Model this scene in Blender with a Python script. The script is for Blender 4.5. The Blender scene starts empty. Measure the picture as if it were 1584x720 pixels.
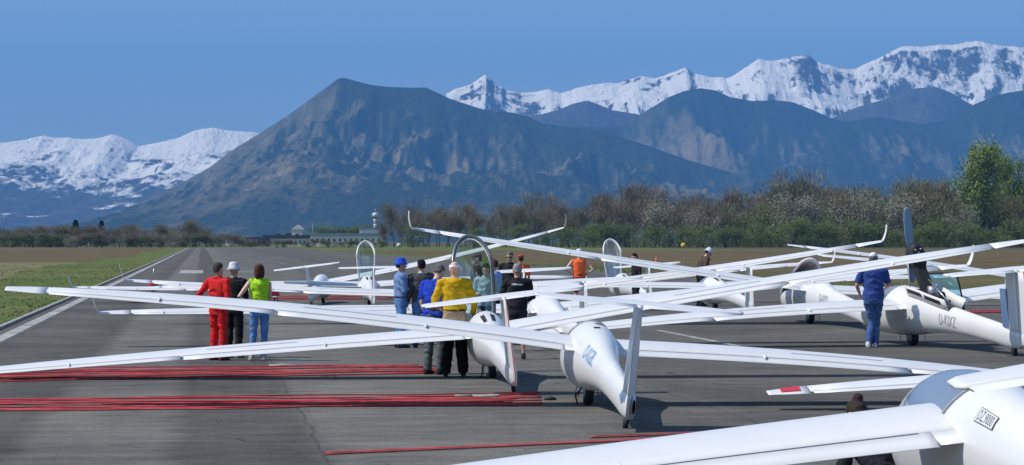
import bpy, bmesh, math, random
import numpy as np
from mathutils import Vector, Matrix, Euler
rnd = random.Random(7)
rng = np.random.default_rng(7)
sc = bpy.context.scene
col = sc.collection
R = math.radians

# ------------------------------------------------------------------ camera
FPX, CAMH, HOR = 4000.0, 2.1, 374.0          # focal length in photo pixels, eye height, horizon row
cam = bpy.data.cameras.new('camera')
cam.sensor_width = 36.0
cam.lens = 36.0 * FPX / 1584.0
cam.clip_start, cam.clip_end = 0.5, 120000
camo = bpy.data.objects.new('camera', cam)
camo.location = (0, 0, CAMH)
camo.rotation_euler = (R(90) + math.atan(14 / FPX), 0, 0)
col.objects.link(camo)
sc.camera = camo

# ------------------------------------------------------------------ sky, sun, exposure
SUNV = Vector((-0.80, -0.16, 1.0)).normalized()      # towards the sun: left, a little behind the camera
EL = math.asin(SUNV.z)
world = bpy.data.worlds.new('World')
sc.world = world
world.use_nodes = True
wn = world.node_tree
bg = wn.nodes['Background']
sky = wn.nodes.new('ShaderNodeTexSky')
sky.sky_type = 'NISHITA'
sky.sun_disc = False
sky.sun_elevation = EL
sky.sun_rotation = math.atan2(SUNV.x, SUNV.y)
sky.altitude = 600
sky.air_density = 0.9
sky.dust_density = 0.4
sky.ozone_density = 3.0
wn.links.new(sky.outputs[0], bg.inputs[0])
bg.inputs[1].default_value = 0.135
sd = bpy.data.lights.new('sun', 'SUN')
sd.energy = 3.9
sd.angle = R(0.5)
sd.color = (1.0, 0.955, 0.89)
so = bpy.data.objects.new('sun', sd)
so.rotation_euler = (-SUNV).to_track_quat('-Z', 'Y').to_euler()
so.location = (-30, -10, 60)
col.objects.link(so)
sc.view_settings.view_transform = 'Standard'
sc.view_settings.look = 'None'
sc.view_settings.exposure = 0.34
sc.view_settings.gamma = 1.0
sc.cycles.max_bounces = 8
sc.cycles.transparent_max_bounces = 24
sc.cycles.volume_bounces = 0
sc.cycles.use_denoising = True

# ------------------------------------------------------------------ helpers
def tag(o, label=None, cat=None, group=None, kind=None):
    if label: o['label'] = label
    if cat: o['category'] = cat
    if group: o['group'] = group
    if kind: o['kind'] = kind
    return o

def link(name, me, mat=None, parent=None, smooth=True):
    me.name = name
    if mat is not None:
        me.materials.clear(); me.materials.append(mat)
    if smooth:
        me.polygons.foreach_set('use_smooth', [True] * len(me.polygons))
    o = bpy.data.objects.new(name, me)
    col.objects.link(o)
    if parent is not None: o.parent = parent
    return o

def empty(name, loc, rz=0.0, rot=None):
    o = bpy.data.objects.new(name, None)
    o.empty_display_size = 0.3
    o.location = loc
    o.rotation_euler = rot if rot is not None else (0, 0, rz)
    col.objects.link(o)
    return o

def pydata(name, V, F, mat, parent=None, smooth=True):
    me = bpy.data.meshes.new(name)
    me.from_pydata([tuple(v) for v in V], [], F)
    me.update()
    return link(name, me, mat, parent, smooth)

class MB:
    """collects lofts and boxes into one mesh"""
    def __init__(s): s.V = []; s.F = []
    def add(s, V, F):
        n = len(s.V)
        s.V += [tuple(map(float, v)) for v in V]
        s.F += [tuple(i + n for i in f) for f in F]
        return s
    def rings(s, rings, cap=True, closed=True):
        n = len(rings[0]); V = [p for r in rings for p in r]; F = []
        m = n if closed else n - 1
        for i in range(len(rings) - 1):
            for j in range(m):
                a = i * n + j; b = i * n + (j + 1) % n
                F.append((a, b, b + n, a + n))
        if cap and closed:
            F.append(tuple(range(n - 1, -1, -1)))
            F.append(tuple(range((len(rings) - 1) * n, len(rings) * n)))
        return s.add(V, F)
    def box(s, c, d, rot=None):
        V = []
        for x in (-.5, .5):
            for y in (-.5, .5):
                for z in (-.5, .5):
                    v = Vector((x * d[0], y * d[1], z * d[2]))
                    if rot is not None: v = rot @ v
                    V.append(v + Vector(c))
        return s.add(V, [(0, 1, 3, 2), (4, 6, 7, 5), (0, 4, 5, 1), (2, 3, 7, 6), (0, 2, 6, 4), (1, 5, 7, 3)])
    def tube(s, pts, rad, n=8, flat=1.0):
        pts = [Vector(p) for p in pts]
        if not isinstance(rad, (list, tuple)): rad = [rad] * len(pts)
        rings = []; a = None
        for i, p in enumerate(pts):
            t = (pts[min(i + 1, len(pts) - 1)] - pts[max(i - 1, 0)]).normalized()
            if a is None:
                a = t.cross(Vector((0, 0, 1)))
                if a.length < 0.3: a = t.cross(Vector((0, 1, 0)))
            else: a = a - t * a.dot(t)          # carried along, so that nothing twists
            a.normalize(); b = a.cross(t)
            rings.append([p + (a * math.cos(k * 2 * math.pi / n) + b * math.sin(k * 2 * math.pi / n) * flat) * rad[i] for k in range(n)])
        return s.rings(rings)
    def ball(s, c, r, n=12, m=8):
        if not isinstance(r, (list, tuple)): r = (r, r, r)
        rings = []
        for i in range(m + 1):
            a = -math.pi / 2 + math.pi * (i + 0.001) / (m + 0.002)
            rings.append([(c[0] + r[0] * math.cos(a) * math.cos(2 * math.pi * k / n),
                           c[1] + r[1] * math.cos(a) * math.sin(2 * math.pi * k / n),
                           c[2] + r[2] * math.sin(a)) for k in range(n)])
        return s.rings(rings)
    def stack(s, rows, n=20):
        """rows (z, rx, ry, y0)"""
        rings = [[(rx * math.cos(2 * math.pi * k / n), y0 + ry * math.sin(2 * math.pi * k / n), z) for k in range(n)]
                 for z, rx, ry, y0 in rows]
        return s.rings(rings)
    def lathe(s, prof, c=(0, 0, 0), axis='z', n=24, cap=True):
        rings = []
        for r, h in prof:
            ring = []
            for k in range(n):
                a = 2 * math.pi * k / n
                p = (r * math.cos(a), r * math.sin(a), h)
                if axis == 'x': p = (h, r * math.cos(a), r * math.sin(a))
                if axis == 'y': p = (r * math.sin(a), h, r * math.cos(a))
                ring.append((p[0] + c[0], p[1] + c[1], p[2] + c[2]))
            rings.append(ring)
        return s.rings(rings, cap)
    def mesh(s, name='m'):
        me = bpy.data.meshes.new(name)
        me.from_pydata(s.V, [], s.F); me.update()
        return me
    def build(s, name, mat, parent=None, smooth=True):
        return link(name, s.mesh(name), mat, parent, smooth)

# ------------------------------------------------------------------ materials
def mat(name, c, rough=0.6, metal=0.0, var=0.0, vscale=8.0, bump=0.0, bscale=30.0, spec=0.5, coat=0.0, c2=None, stretch=None):
    m = bpy.data.materials.new(name); m.use_nodes = True
    n = m.node_tree.nodes; l = m.node_tree.links
    p = n['Principled BSDF']
    p.inputs['Base Color'].default_value = (*c, 1)
    p.inputs['Roughness'].default_value = rough
    p.inputs['Metallic'].default_value = metal
    p.inputs['Specular IOR Level'].default_value = spec
    p.inputs['Coat Weight'].default_value = coat
    tc = n.new('ShaderNodeTexCoord'); mp = n.new('ShaderNodeMapping')
    l.new(tc.outputs['Object'], mp.inputs[0])
    if stretch: mp.inputs['Scale'].default_value = stretch
    if var > 0 or c2:
        t = n.new('ShaderNodeTexNoise'); t.inputs['Scale'].default_value = vscale; t.inputs['Detail'].default_value = 6
        t.inputs['Roughness'].default_value = 0.65
        l.new(mp.outputs[0], t.inputs[0])
        r = n.new('ShaderNodeValToRGB')
        r.color_ramp.elements[0].position = 0.35; r.color_ramp.elements[1].position = 0.68
        a = [max(0, x * (1 - var)) for x in c]; b = list(c2) if c2 else [min(1, x * (1 + var)) for x in c]
        r.color_ramp.elements[0].color = (*a, 1); r.color_ramp.elements[1].color = (*b, 1)
        l.new(t.outputs[0], r.inputs[0]); l.new(r.outputs[0], p.inputs['Base Color'])
    if bump > 0:
        t2 = n.new('ShaderNodeTexNoise'); t2.inputs['Scale'].default_value = bscale; t2.inputs['Detail'].default_value = 5
        l.new(mp.outputs[0], t2.inputs[0])
        bm = n.new('ShaderNodeBump'); bm.inputs['Strength'].default_value = bump; bm.inputs['Distance'].default_value = 0.02
        l.new(t2.outputs[0], bm.inputs['Height']); l.new(bm.outputs[0], p.inputs['Normal'])
    return m

GEL = mat('white_gelcoat', (.735, .73, .70), .30, var=.035, vscale=1.3, bump=.02, bscale=2.5, coat=.05)
GEL2 = mat('control_surface_white', (.72, .715, .685), .34, var=.03, vscale=2)
GREYP = mat('grey_primer', (.33, .34, .36), .5, var=.05)
SEAM = mat('seam_tape', (.60, .595, .575), .5)
BLACK = mat('black_rubber', (.015, .015, .016), .7, var=.2, bump=.2)
DARK = mat('dark_interior', (.03, .03, .033), .7, var=.3)
REDP = mat('red_paint', (.62, .03, .04), .35, var=.1)
STEEL = mat('bare_steel', (.45, .45, .46), .35, metal=.8)
PROP = mat('sky_tinted_propeller', (.22, .32, .42), .3, spec=.6)  # blue of the reflected sky put into the base colour
SKIN = mat('skin', (.52, .29, .20), .5, var=.08, vscale=20)
PALESKIN = mat('pale_skin', (.62, .38, .29), .5, var=.08, vscale=20)

def fabric(name, c, var=.18, rough=.85):
    return mat(name, c, rough, var=var, vscale=9, bump=.5, bscale=14, spec=.2)

def glass(name, tint, refl=0.12, milk=0.0):
    m = bpy.data.materials.new(name); m.use_nodes = True
    n = m.node_tree.nodes; l = m.node_tree.links; n.clear()
    out = n.new('ShaderNodeOutputMaterial'); tr = n.new('ShaderNodeBsdfTransparent'); gl = n.new('ShaderNodeBsdfGlossy')
    mx = n.new('ShaderNodeMixShader'); lw = n.new('ShaderNodeLayerWeight'); mr = n.new('ShaderNodeMapRange')
    tr.inputs[0].default_value = (*tint, 1); gl.inputs['Roughness'].default_value = .04
    gl.inputs[0].default_value = (.9, .95, 1, 1)
    lw.inputs[0].default_value = .25
    mr.inputs[3].default_value = refl; mr.inputs[4].default_value = .9
    l.new(lw.outputs['Facing'], mr.inputs[0])
    pw = n.new('ShaderNodeMath'); pw.operation = 'POWER'; pw.inputs[1].default_value = 2.0
    l.new(lw.outputs['Facing'], pw.inputs[0]); l.new(pw.outputs[0], mr.inputs[0])
    l.new(mr.outputs[0], mx.inputs[0]); l.new(tr.outputs[0], mx.inputs[1]); l.new(gl.outputs[0], mx.inputs[2])
    if milk:
        df = n.new('ShaderNodeBsdfDiffuse'); df.inputs[0].default_value = (.50, .50, .48, 1); m2 = n.new('ShaderNodeMixShader'); m2.inputs[0].default_value = milk
        l.new(tr.outputs[0], m2.inputs[1]); l.new(df.outputs[0], m2.inputs[2]); l.new(m2.outputs[0], mx.inputs[1])
    l.new(mx.outputs[0], out.inputs[0])
    return m
CANOPY = glass('tinted_canopy', (.42, .50, .54), .40, .45)
WHITE_REFL = glass('reflecting_canopy', (.7, .75, .8), .25, .55)  # pale diffuse share stands in for white reflections on the glass
CLEAR = glass('clear_canopy', (.66, .80, .74), .16)
BLUEG = glass('blue_canopy', (.38, .66, .75), .22)

def nz(n, l, vec, scale, detail=5, rough=.6, out='Fac'):
    t = n.new('ShaderNodeTexNoise'); t.inputs['Scale'].default_value = scale
    t.inputs['Detail'].default_value = detail; t.inputs['Roughness'].default_value = rough
    l.new(vec, t.inputs[0]); return t.outputs[out]
def ramp(n, l, f, stops, interp='LINEAR'):
    r = n.new('ShaderNodeValToRGB'); r.color_ramp.interpolation = interp
    e = r.color_ramp.elements
    while len(e) < len(stops): e.new(.5)
    for i, (p, c) in enumerate(stops):
        e[i].position = p; e[i].color = (*c, 1) if len(c) == 3 else c
    l.new(f, r.inputs[0]); return r.outputs[0]
def mixc(n, l, f, a, b, mode='MIX'):
    m = n.new('ShaderNodeMix'); m.data_type = 'RGBA'; m.blend_type = mode
    if isinstance(f, float): m.inputs[0].default_value = f
    else: l.new(f, m.inputs[0])
    for i, v in ((6, a), (7, b)):
        if isinstance(v, tuple): m.inputs[i].default_value = (*v, 1)
        else: l.new(v, m.inputs[i])
    return m.outputs[2]
def math_(n, l, op, a, b=None):
    m = n.new('ShaderNodeMath'); m.operation = op
    for i, v in enumerate((a, b)):
        if v is None: continue
        if isinstance(v, (int, float)): m.inputs[i].default_value = v
        else: l.new(v, m.inputs[i])
    return m.outputs[0]

# ------------------------------------------------------------------ ground, runway (runway runs 6.84 deg left of the view)
RA = math.atan(0.12)
def RW(L, S, z=0.0):
    return (L * math.cos(RA) - S * math.sin(RA), L * math.sin(RA) + S * math.cos(RA), z)
def GP(px, py):
    d = FPX * CAMH / (py - HOR)
    return ((px - 792) * d / FPX, d)

def sheet(name, L0, L1, S0, S1, z, m, nL=1, nS=1, kind='structure', wob=0):
    V = []; F = []
    for i in range(nS + 1):
        for j in range(nL + 1):
            S = S0 + (S1 - S0) * i / nS; L = L0 + (L1 - L0) * j / nL
            if wob and j in (0, nL):
                L += wob * (math.sin(S * .021 + j) + .6 * math.sin(S * .057 + 2 * j) + .3 * math.sin(S * .13))
            V.append(RW(L, S, z))
    for i in range(nS):
        for j in range(nL):
            a = i * (nL + 1) + j
            F.append((a, a + 1, a + nL + 2, a + nL + 1))
    o = pydata(name, V, F, m, smooth=False)
    o['kind'] = kind
    return o

def ground_mat(name, cols, s1=.05, s2=.9, s3=9, bump=.6):
    m = bpy.data.materials.new(name); m.use_nodes = True
    n = m.node_tree.nodes; l = m.node_tree.links; p = n['Principled BSDF']
    tc = n.new('ShaderNodeTexCoord'); v = tc.outputs['Object']
    a = nz(n, l, v, s1, 6, .6); b = nz(n, l, v, s2, 6, .7); c = nz(n, l, v, s3, 4, .7)
    base = ramp(n, l, a, [(.35, cols[0]), (.5, cols[1]), (.65, cols[2])])
    k = ramp(n, l, b, [(.3, (.62, .62, .62)), (.7, (1.35, 1.35, 1.3))])
    k2 = ramp(n, l, c, [(.3, (.7, .7, .7)), (.7, (1.3, 1.3, 1.25))])
    x = mixc(n, l, 1.0, base, k, 'MULTIPLY'); x = mixc(n, l, 1.0, x, k2, 'MULTIPLY')
    l.new(x, p.inputs['Base Color']); p.inputs['Roughness'].default_value = .95
    p.inputs['Specular IOR Level'].default_value = .1
    bm = n.new('ShaderNodeBump'); bm.inputs['Strength'].default_value = bump; bm.inputs['Distance'].default_value = .1
    l.new(c, bm.inputs['Height']); l.new(bm.outputs[0], p.inputs['Normal'])
    return m
GRASS = ground_mat('grass_ground', [(.085, .125, .03), (.11, .14, .042), (.15, .15, .06)])
DRY = ground_mat('dry_grass', [(.17, .15, .075), (.20, .18, .095), (.12, .13, .055)], s1=.12)
BROWN = ground_mat('brown_field', [(.105, .078, .043), (.13, .098, .052), (.125, .108, .055)], s1=.03)
OLIVE = ground_mat('olive_field', [(.10, .098, .042), (.12, .105, .05), (.14, .125, .06)], s1=.04)
PLAIN = ground_mat('far_plain', [(.06, .075, .03), (.09, .085, .045), (.11, .095, .055)], s1=.004, s2=.03, s3=.3)

def big_grid(name, xs, ys, z, m):
    V = [(x, y, z) for y in ys for x in xs]; nx = len(xs); F = []
    for i in range(len(ys) - 1):
        for j in range(nx - 1):
            a = i * nx + j; F.append((a, a + 1, a + nx + 1, a + nx))
    o = pydata(name, V, F, m, smooth=False); o['kind'] = 'structure'; return o
ge = [-38000, -20000, -10000, -5000, -2500, -1200, -600, -300, -150, -75, -35, 0, 35, 75, 150, 300, 600, 1200, 2500, 5000, 10000, 20000, 38000]
big_grid('ground', ge, [-3000, -1000, -300, -100, -30, 0, 20, 40, 60, 90, 120, 160, 220, 300, 400, 550, 750, 1000, 1500, 2500, 5000, 10000, 20000, 38000], -.03, PLAIN)
sheet('grass_verge', -60, 140, -80, 1180, -.016, GRASS, 8, 60)
sheet('brown_field', -420, -11, 265, 1000, -.004, BROWN, 6, 40, wob=1.2)
sheet('dry_grass_field', -150, -12, 90, 268, -.008, DRY, 6, 24, wob=.8)
sheet('olive_field', 31, 400, -40, 620, -.008, OLIVE, 6, 50, wob=.8)
sheet('brown_field', 36, 420, 170, 560, .002, BROWN, 6, 40, wob=1.5)

# asphalt
def asphalt():
    m = bpy.data.materials.new('asphalt'); m.use_nodes = True
    n = m.node_tree.nodes; l = m.node_tree.links; p = n['Principled BSDF']
    tc = n.new('ShaderNodeTexCoord'); mp = n.new('ShaderNodeMapping')
    mp.inputs['Rotation'].default_value = (0, 0, -RA)
    l.new(tc.outputs['Object'], mp.inputs[0]); v = mp.outputs[0]
    sx = n.new('ShaderNodeSeparateXYZ'); l.new(v, sx.inputs[0])
    wob = nz(n, l, v, .6, 3); wv = math_(n, l, 'MULTIPLY_ADD', wob, .5); 
    L = math_(n, l, 'ADD', sx.outputs[0], math_(n, l, 'MULTIPLY', math_(n, l, 'SUBTRACT', wob, .5), .35))
    f = math_(n, l, 'DIVIDE', math_(n, l, 'ADD', L, 10.0), 40.0)
    def q(x): return (x + 10) / 40
    g = lambda k: (k * 1.58, k * 1.51, k * 1.37)
    lanes = ramp(n, l, f, [(0, g(.066)), (q(-3.0), g(.070)), (q(-2.0), g(.058)), (q(-1.7), g(.094)), (q(-.4), g(.090)), (q(-.2), g(.060)), (q(1.1), g(.058)),
                           (q(1.35), g(.096)), (q(3.2), g(.088)), (q(3.6), g(.080)), (q(6.5), g(.084)), (q(6.8), g(.070)), (q(11), g(.078)), (q(11.2), g(.066)), (q(28), g(.075))])
    big = nz(n, l, v, .22, 6, .62); mid = nz(n, l, v, 1.7, 6, .7); fine = nz(n, l, v, 28, 4, .75)
    st = n.new('ShaderNodeMapping'); st.inputs['Scale'].default_value = (.25, 2.2, 1); l.new(v, st.inputs[0])
    streak = nz(n, l, st.outputs[0], 1.4, 5, .7)
    x = mixc(n, l, 1.0, lanes, ramp(n, l, big, [(.3, (.74, .74, .75)), (.7, (1.25, 1.25, 1.22))]), 'MULTIPLY')
    x = mixc(n, l, 1.0, x, ramp(n, l, mid, [(.3, (.78, .78, .79)), (.72, (1.22, 1.21, 1.18))]), 'MULTIPLY')
    x = mixc(n, l, 1.0, x, ramp(n, l, streak, [(.32, (.75, .75, .76)), (.7, (1.25, 1.24, 1.2))]), 'MULTIPLY')
    x = mixc(n, l, 1.0, x, ramp(n, l, fine, [(.3, (.6, .6, .6)), (.7, (1.4, 1.4, 1.38))]), 'MULTIPLY')
    # cracks
    vo = n.new('ShaderNodeTexVoronoi'); vo.feature = 'DISTANCE_TO_EDGE'; vo.inputs['Scale'].default_value = .55
    dm = n.new('ShaderNodeVectorMath'); dm.operation = 'ADD'
    t2 = n.new('ShaderNodeTexNoise'); t2.inputs['Scale'].default_value = 1.6; t2.inputs['Detail'].default_value = 6; l.new(v, t2.inputs[0])
    sc_ = n.new('ShaderNodeVectorMath'); sc_.operation = 'SCALE'; sc_.inputs[3].default_value = .9; l.new(t2.outputs['Color'], sc_.inputs[0])
    l.new(v, dm.inputs[0]); l.new(sc_.outputs[0], dm.inputs[1]); l.new(dm.outputs[0], vo.inputs[0])
    crk = ramp(n, l, vo.outputs['Distance'], [(0, (1, 1, 1)), (.014, (0, 0, 0))])
    where = ramp(n, l, nz(n, l, v, .35, 2), [(.52, (0, 0, 0)), (.60, (1, 1, 1))])
    cm = mixc(n, l, 1.0, crk, where, 'MULTIPLY')
    sep = n.new('ShaderNodeSeparateColor'); l.new(cm, sep.inputs[0])
    x = mixc(n, l, math_(n, l, 'MULTIPLY', sep.outputs[0], .75), x, (.016, .016, .016))
    # lane seams
    md = math_(n, l, 'PINGPONG', math_(n, l, 'SUBTRACT', L, 1.2), 2.6)
    seam = ramp(n, l, md, [(0, (1, 1, 1)), (.03, (0, 0, 0))])
    s2 = n.new('ShaderNodeSeparateColor'); l.new(seam, s2.inputs[0])
    x = mixc(n, l, math_(n, l, 'MULTIPLY', s2.outputs[0], .45), x, (.02, .02, .02))
    l.new(x, p.inputs['Base Color'])
    p.inputs['Roughness'].default_value = .9; p.inputs['Specular IOR Level'].default_value = .12
    bm = n.new('ShaderNodeBump'); bm.inputs['Strength'].default_value = .5; bm.inputs['Distance'].default_value = .012
    l.new(fine, bm.inputs['Height']); l.new(bm.outputs[0], p.inputs['Normal'])
    return m
ASPH = asphalt()
sheet('runway', -4.75, 28, -60, 850, .006, ASPH, 4, 60)
PAINT = mat('worn_white_paint', (.30, .30, .28), .8, var=.45, vscale=1.3, c2=(.50, .49, .45))
CONC = mat('pale_concrete', (.30, .29, .26), .9, var=.25, vscale=1.2)
def marking(L0, L1, S0, S1, m=None, z=.012, n=8):
    return sheet('painted_marking', L0, L1, S0, S1, z, m or PAINT, 1, n)
marking(-4.46, -4.15, -60, 850, n=60)
kerb = MB()
for S in range(-60, 850, 10):
    c = RW(-4.82, S + 5, .02)
    kerb.box(c, (.13, 9.98, .10), Matrix.Rotation(RA, 3, 'Z'))
kerb.build('runway_kerb', CONC, smooth=False)['kind'] = 'structure'
WORN = mat('very_worn_paint', (.12, .12, .115), .85, var=.4, vscale=1.0, c2=(.22, .22, .20))
for k in range(14):
    marking(7.55, 7.85, 190 + k * 48, 218 + k * 48, WORN, n=1)
marking(20, 20.4, 240, 560, WORN, n=6)
marking(-1.5, .1, 172, 190); marking(2.4, 3.6, 176, 186, WORN)
marking(10.6, 10.75, 50, 60); marking(-3.8, 20, 830, 842)
marking(3, 11, 330, 334, WORN); marking(12.5, 12.7, 68, 84, WORN); marking(-2.5, 26.0, 232, 233.2, WORN)

# grass tufts along the near verge (stuff)
def tufts():
    n = 2600
    S = 55 + 190 * rng.random(n) ** 1.6; L = -4.95 - 22 * rng.random(n) ** 1.2
    S2 = 95 + 140 * rng.random(3000); L2 = 28.1 + 7 * rng.random(3000)
    S = np.concatenate([S, S2]); L = np.concatenate([L, L2])
    V = []; F = []
    for s_, l_ in zip(S, L):
        x, y, _ = RW(l_, s_)
        for k in range(3):
            a = rnd.uniform(0, 6.3); h = rnd.uniform(.03, .08); w = .02 + .02 * rnd.random()
            dx, dy = math.cos(a) * w, math.sin(a) * w; i = len(V)
            ox, oy = rnd.uniform(-.12, .12), rnd.uniform(-.12, .12)
            V += [(x + ox - dx, y + oy - dy, -.02), (x + ox + dx, y + oy + dy, -.02), (x + ox + dy * 1.5, y + oy + dx, h)]
            F.append((i, i + 1, i + 2))
    m = mat('grass_blades', (.17, .22, .07), .8, var=.3, vscale=.25, c2=(.17, .16, .07))
    o = pydata('grass_tufts', V, F, m, smooth=False)
    tag(o, 'short rough grass along the edge of the runway', 'grass', kind='stuff')
tufts()

# ------------------------------------------------------------------ mountains
def vnoise(x, y, seed=0):
    xi = np.floor(x).astype(np.int64); yi = np.floor(y).astype(np.int64)
    xf = x - xi; yf = y - yi
    def h(a, b):
        k = (a * 374761393 + b * 668265263 + seed * 1442695041) & 0x7fffffff
        k = ((k ^ (k >> 13)) * 1274126177) & 0x7fffffff
        k = k ^ (k >> 16)
        return (k & 0xffff) / 65535.0
    u = xf * xf * (3 - 2 * xf); v = yf * yf * (3 - 2 * yf)
    return (h(xi, yi) * (1 - u) + h(xi + 1, yi) * u) * (1 - v) + (h(xi, yi + 1) * (1 - u) + h(xi + 1, yi + 1) * u) * v
def fbm(x, y, o=6, seed=0, ridged=False):
    s = 0; a = 1; t = 0
    for i in range(o):
        v = vnoise(x * 2 ** i + i * 17.3, y * 2 ** i - i * 9.1, seed + i)
        if ridged: v = 1 - np.abs(2 * v - 1)
        s = s + v * a; t += a; a *= .52
    return s / t

def range_mesh(name, pts, D, width, back, m, rough=.3, spur=1500., nu=620, nv=110, expo=1.15, jag=0., seed=1, x0=-60, x1=1660):
    """pts: skyline seen from the airfield turned into true heights for a ridge D metres away"""
    px = np.array([p[0] for p in pts], float); py = np.array([p[1] for p in pts], float)
    u = np.linspace(x0, x1, nu)
    sky_ = np.interp(u, px, py)
    hx = (u - 792) * D / FPX
    ridge = (HOR - sky_) * D / FPX + CAMH
    if jag: ridge = ridge + jag * (fbm(hx / 300., hx * 0 + 3.3, 5, seed + 5, True) - .62) * D / FPX
    t = np.concatenate([np.linspace(-1, 0, int(nv * .8)), np.linspace(0, 1, nv - int(nv * .8) + 1)[1:]])
    Vx = np.zeros((nv, nu)); Vy = np.zeros((nv, nu)); Vz = np.zeros((nv, nu))
    # wandering ridge line
    wy = (fbm(hx / 5000., hx * 0 + 1.7, 3, seed) - .5) * width * .25
    for i, tt in enumerate(t):
        if tt <= 0:
            y = D + wy + tt * width; q = 1 + tt
        else:
            y = D + wy + tt * back; q = 1 - tt
        fall = q ** expo
        x = (u - 792) * (D + wy * 0) / FPX * (1 + 0 * q)
        n1 = fbm(x / spur, y * np.ones_like(x) / (spur * 1.9), 6, seed + 20, True)
        n2 = fbm(x / (spur * .22), y * np.ones_like(x) / (spur * .3), 4, seed + 40, True)
        amp = 4 * abs(tt) * (1 - abs(tt)) if tt <= 0 else 4 * tt * (1 - tt)
        amp = min(1, amp * 1.3) * (0.25 + .75 * q)
        z = ridge * fall * (1 - rough * amp * (1 - n1) * 2.0 - rough * .5 * amp * (1 - n2))
        if tt == 0: z = ridge
        # nothing in front may rise above the line of sight to its own ridge
        lim = (ridge - CAMH) * (y / (D + wy)) * .985 + CAMH if tt < 0 else z
        z = np.minimum(z, lim) if tt < 0 else z
        Vx[i] = x; Vy[i] = y; Vz[i] = z - 40 * (1 - q)
    V = np.stack([Vx.ravel(), Vy.ravel(), Vz.ravel()], 1)
    idx = np.arange(nv * nu).reshape(nv, nu)
    Q = np.stack([idx[:-1, :-1].ravel(), idx[:-1, 1:].ravel(), idx[1:, 1:].ravel(), idx[1:, :-1].ravel()], 1)
    me = bpy.data.meshes.new(name)
    me.vertices.add(len(V)); me.vertices.foreach_set('co', V.ravel())
    me.loops.add(Q.size); me.loops.foreach_set('vertex_index', Q.ravel().astype(np.int32))
    me.polygons.add(len(Q)); me.polygons.foreach_set('loop_start', (np.arange(len(Q)) * 4).astype(np.int32))
    me.polygons.foreach_set('loop_total', np.full(len(Q), 4, np.int32))
    me.update(calc_edges=True)
    o = link(name, me, m); o['kind'] = 'structure'
    return o

def forest_mat(name, seed, forest, dry, thr=.55, scale=1.0, top=770.):
    m = bpy.data.materials.new(name); m.use_nodes = True
    n = m.node_tree.nodes; l = m.node_tree.links; p = n['Principled BSDF']
    tc = n.new('ShaderNodeTexCoord'); mp = n.new('ShaderNodeMapping'); l.new(tc.outputs['Object'], mp.inputs[0])
    mp.inputs['Location'].default_value = (seed * 913., seed * 77., 0)
    mp.inputs['Scale'].default_value = (1, .35, .45)
    v = mp.outputs[0]
    a = nz(n, l, v, .0011 * scale, 4, .55); b = nz(n, l, v, .006 * scale, 7, .72); c = nz(n, l, v, .03 * scale, 5, .75)
    s = math_(n, l, 'ADD', math_(n, l, 'MULTIPLY', a, .55), math_(n, l, 'MULTIPLY', b, .45))
    ge_ = n.new('ShaderNodeNewGeometry'); sn = n.new('ShaderNodeSeparateXYZ'); l.new(ge_.outputs['Normal'], sn.inputs[0])
    s = math_(n, l, 'SUBTRACT', s, math_(n, l, 'MULTIPLY', sn.outputs[0], .16))     # dry southern slopes
    sz = n.new('ShaderNodeSeparateXYZ'); l.new(tc.outputs['Object'], sz.inputs[0])
    mr = n.new('ShaderNodeMapRange'); mr.inputs[1].default_value = top * .62; mr.inputs[2].default_value = top; mr.inputs[4].default_value = .16
    l.new(sz.outputs[2], mr.inputs[0]); s = math_(n, l, 'SUBTRACT', s, mr.outputs[0])   # the summits stay wooded
    f = ramp(n, l, s, [(thr - .085, (0, 0, 0)), (thr + .13, (1, 1, 1))])
    col_f = ramp(n, l, c, [(.3, tuple(x * .45 for x in forest)), (.7, tuple(x * 1.9 for x in forest))])
    col_d = ramp(n, l, c, [(.3, tuple(x * .55 for x in dry)), (.7, tuple(x * 1.3 for x in dry))])
    sp = n.new('ShaderNodeSeparateColor'); l.new(f, sp.inputs[0])
    x = mixc(n, l, sp.outputs[0], col_f, col_d)
    l.new(x, p.inputs['Base Color']); p.inputs['Roughness'].default_value = 1; p.inputs['Specular IOR Level'].default_value = 0
    bm = n.new('ShaderNodeBump'); bm.inputs['Strength'].default_value = 1.0; bm.inputs['Distance'].default_value = 28
    l.new(c, bm.inputs['Height']); l.new(bm.outputs[0], p.inputs['Normal'])
    return m
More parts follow.
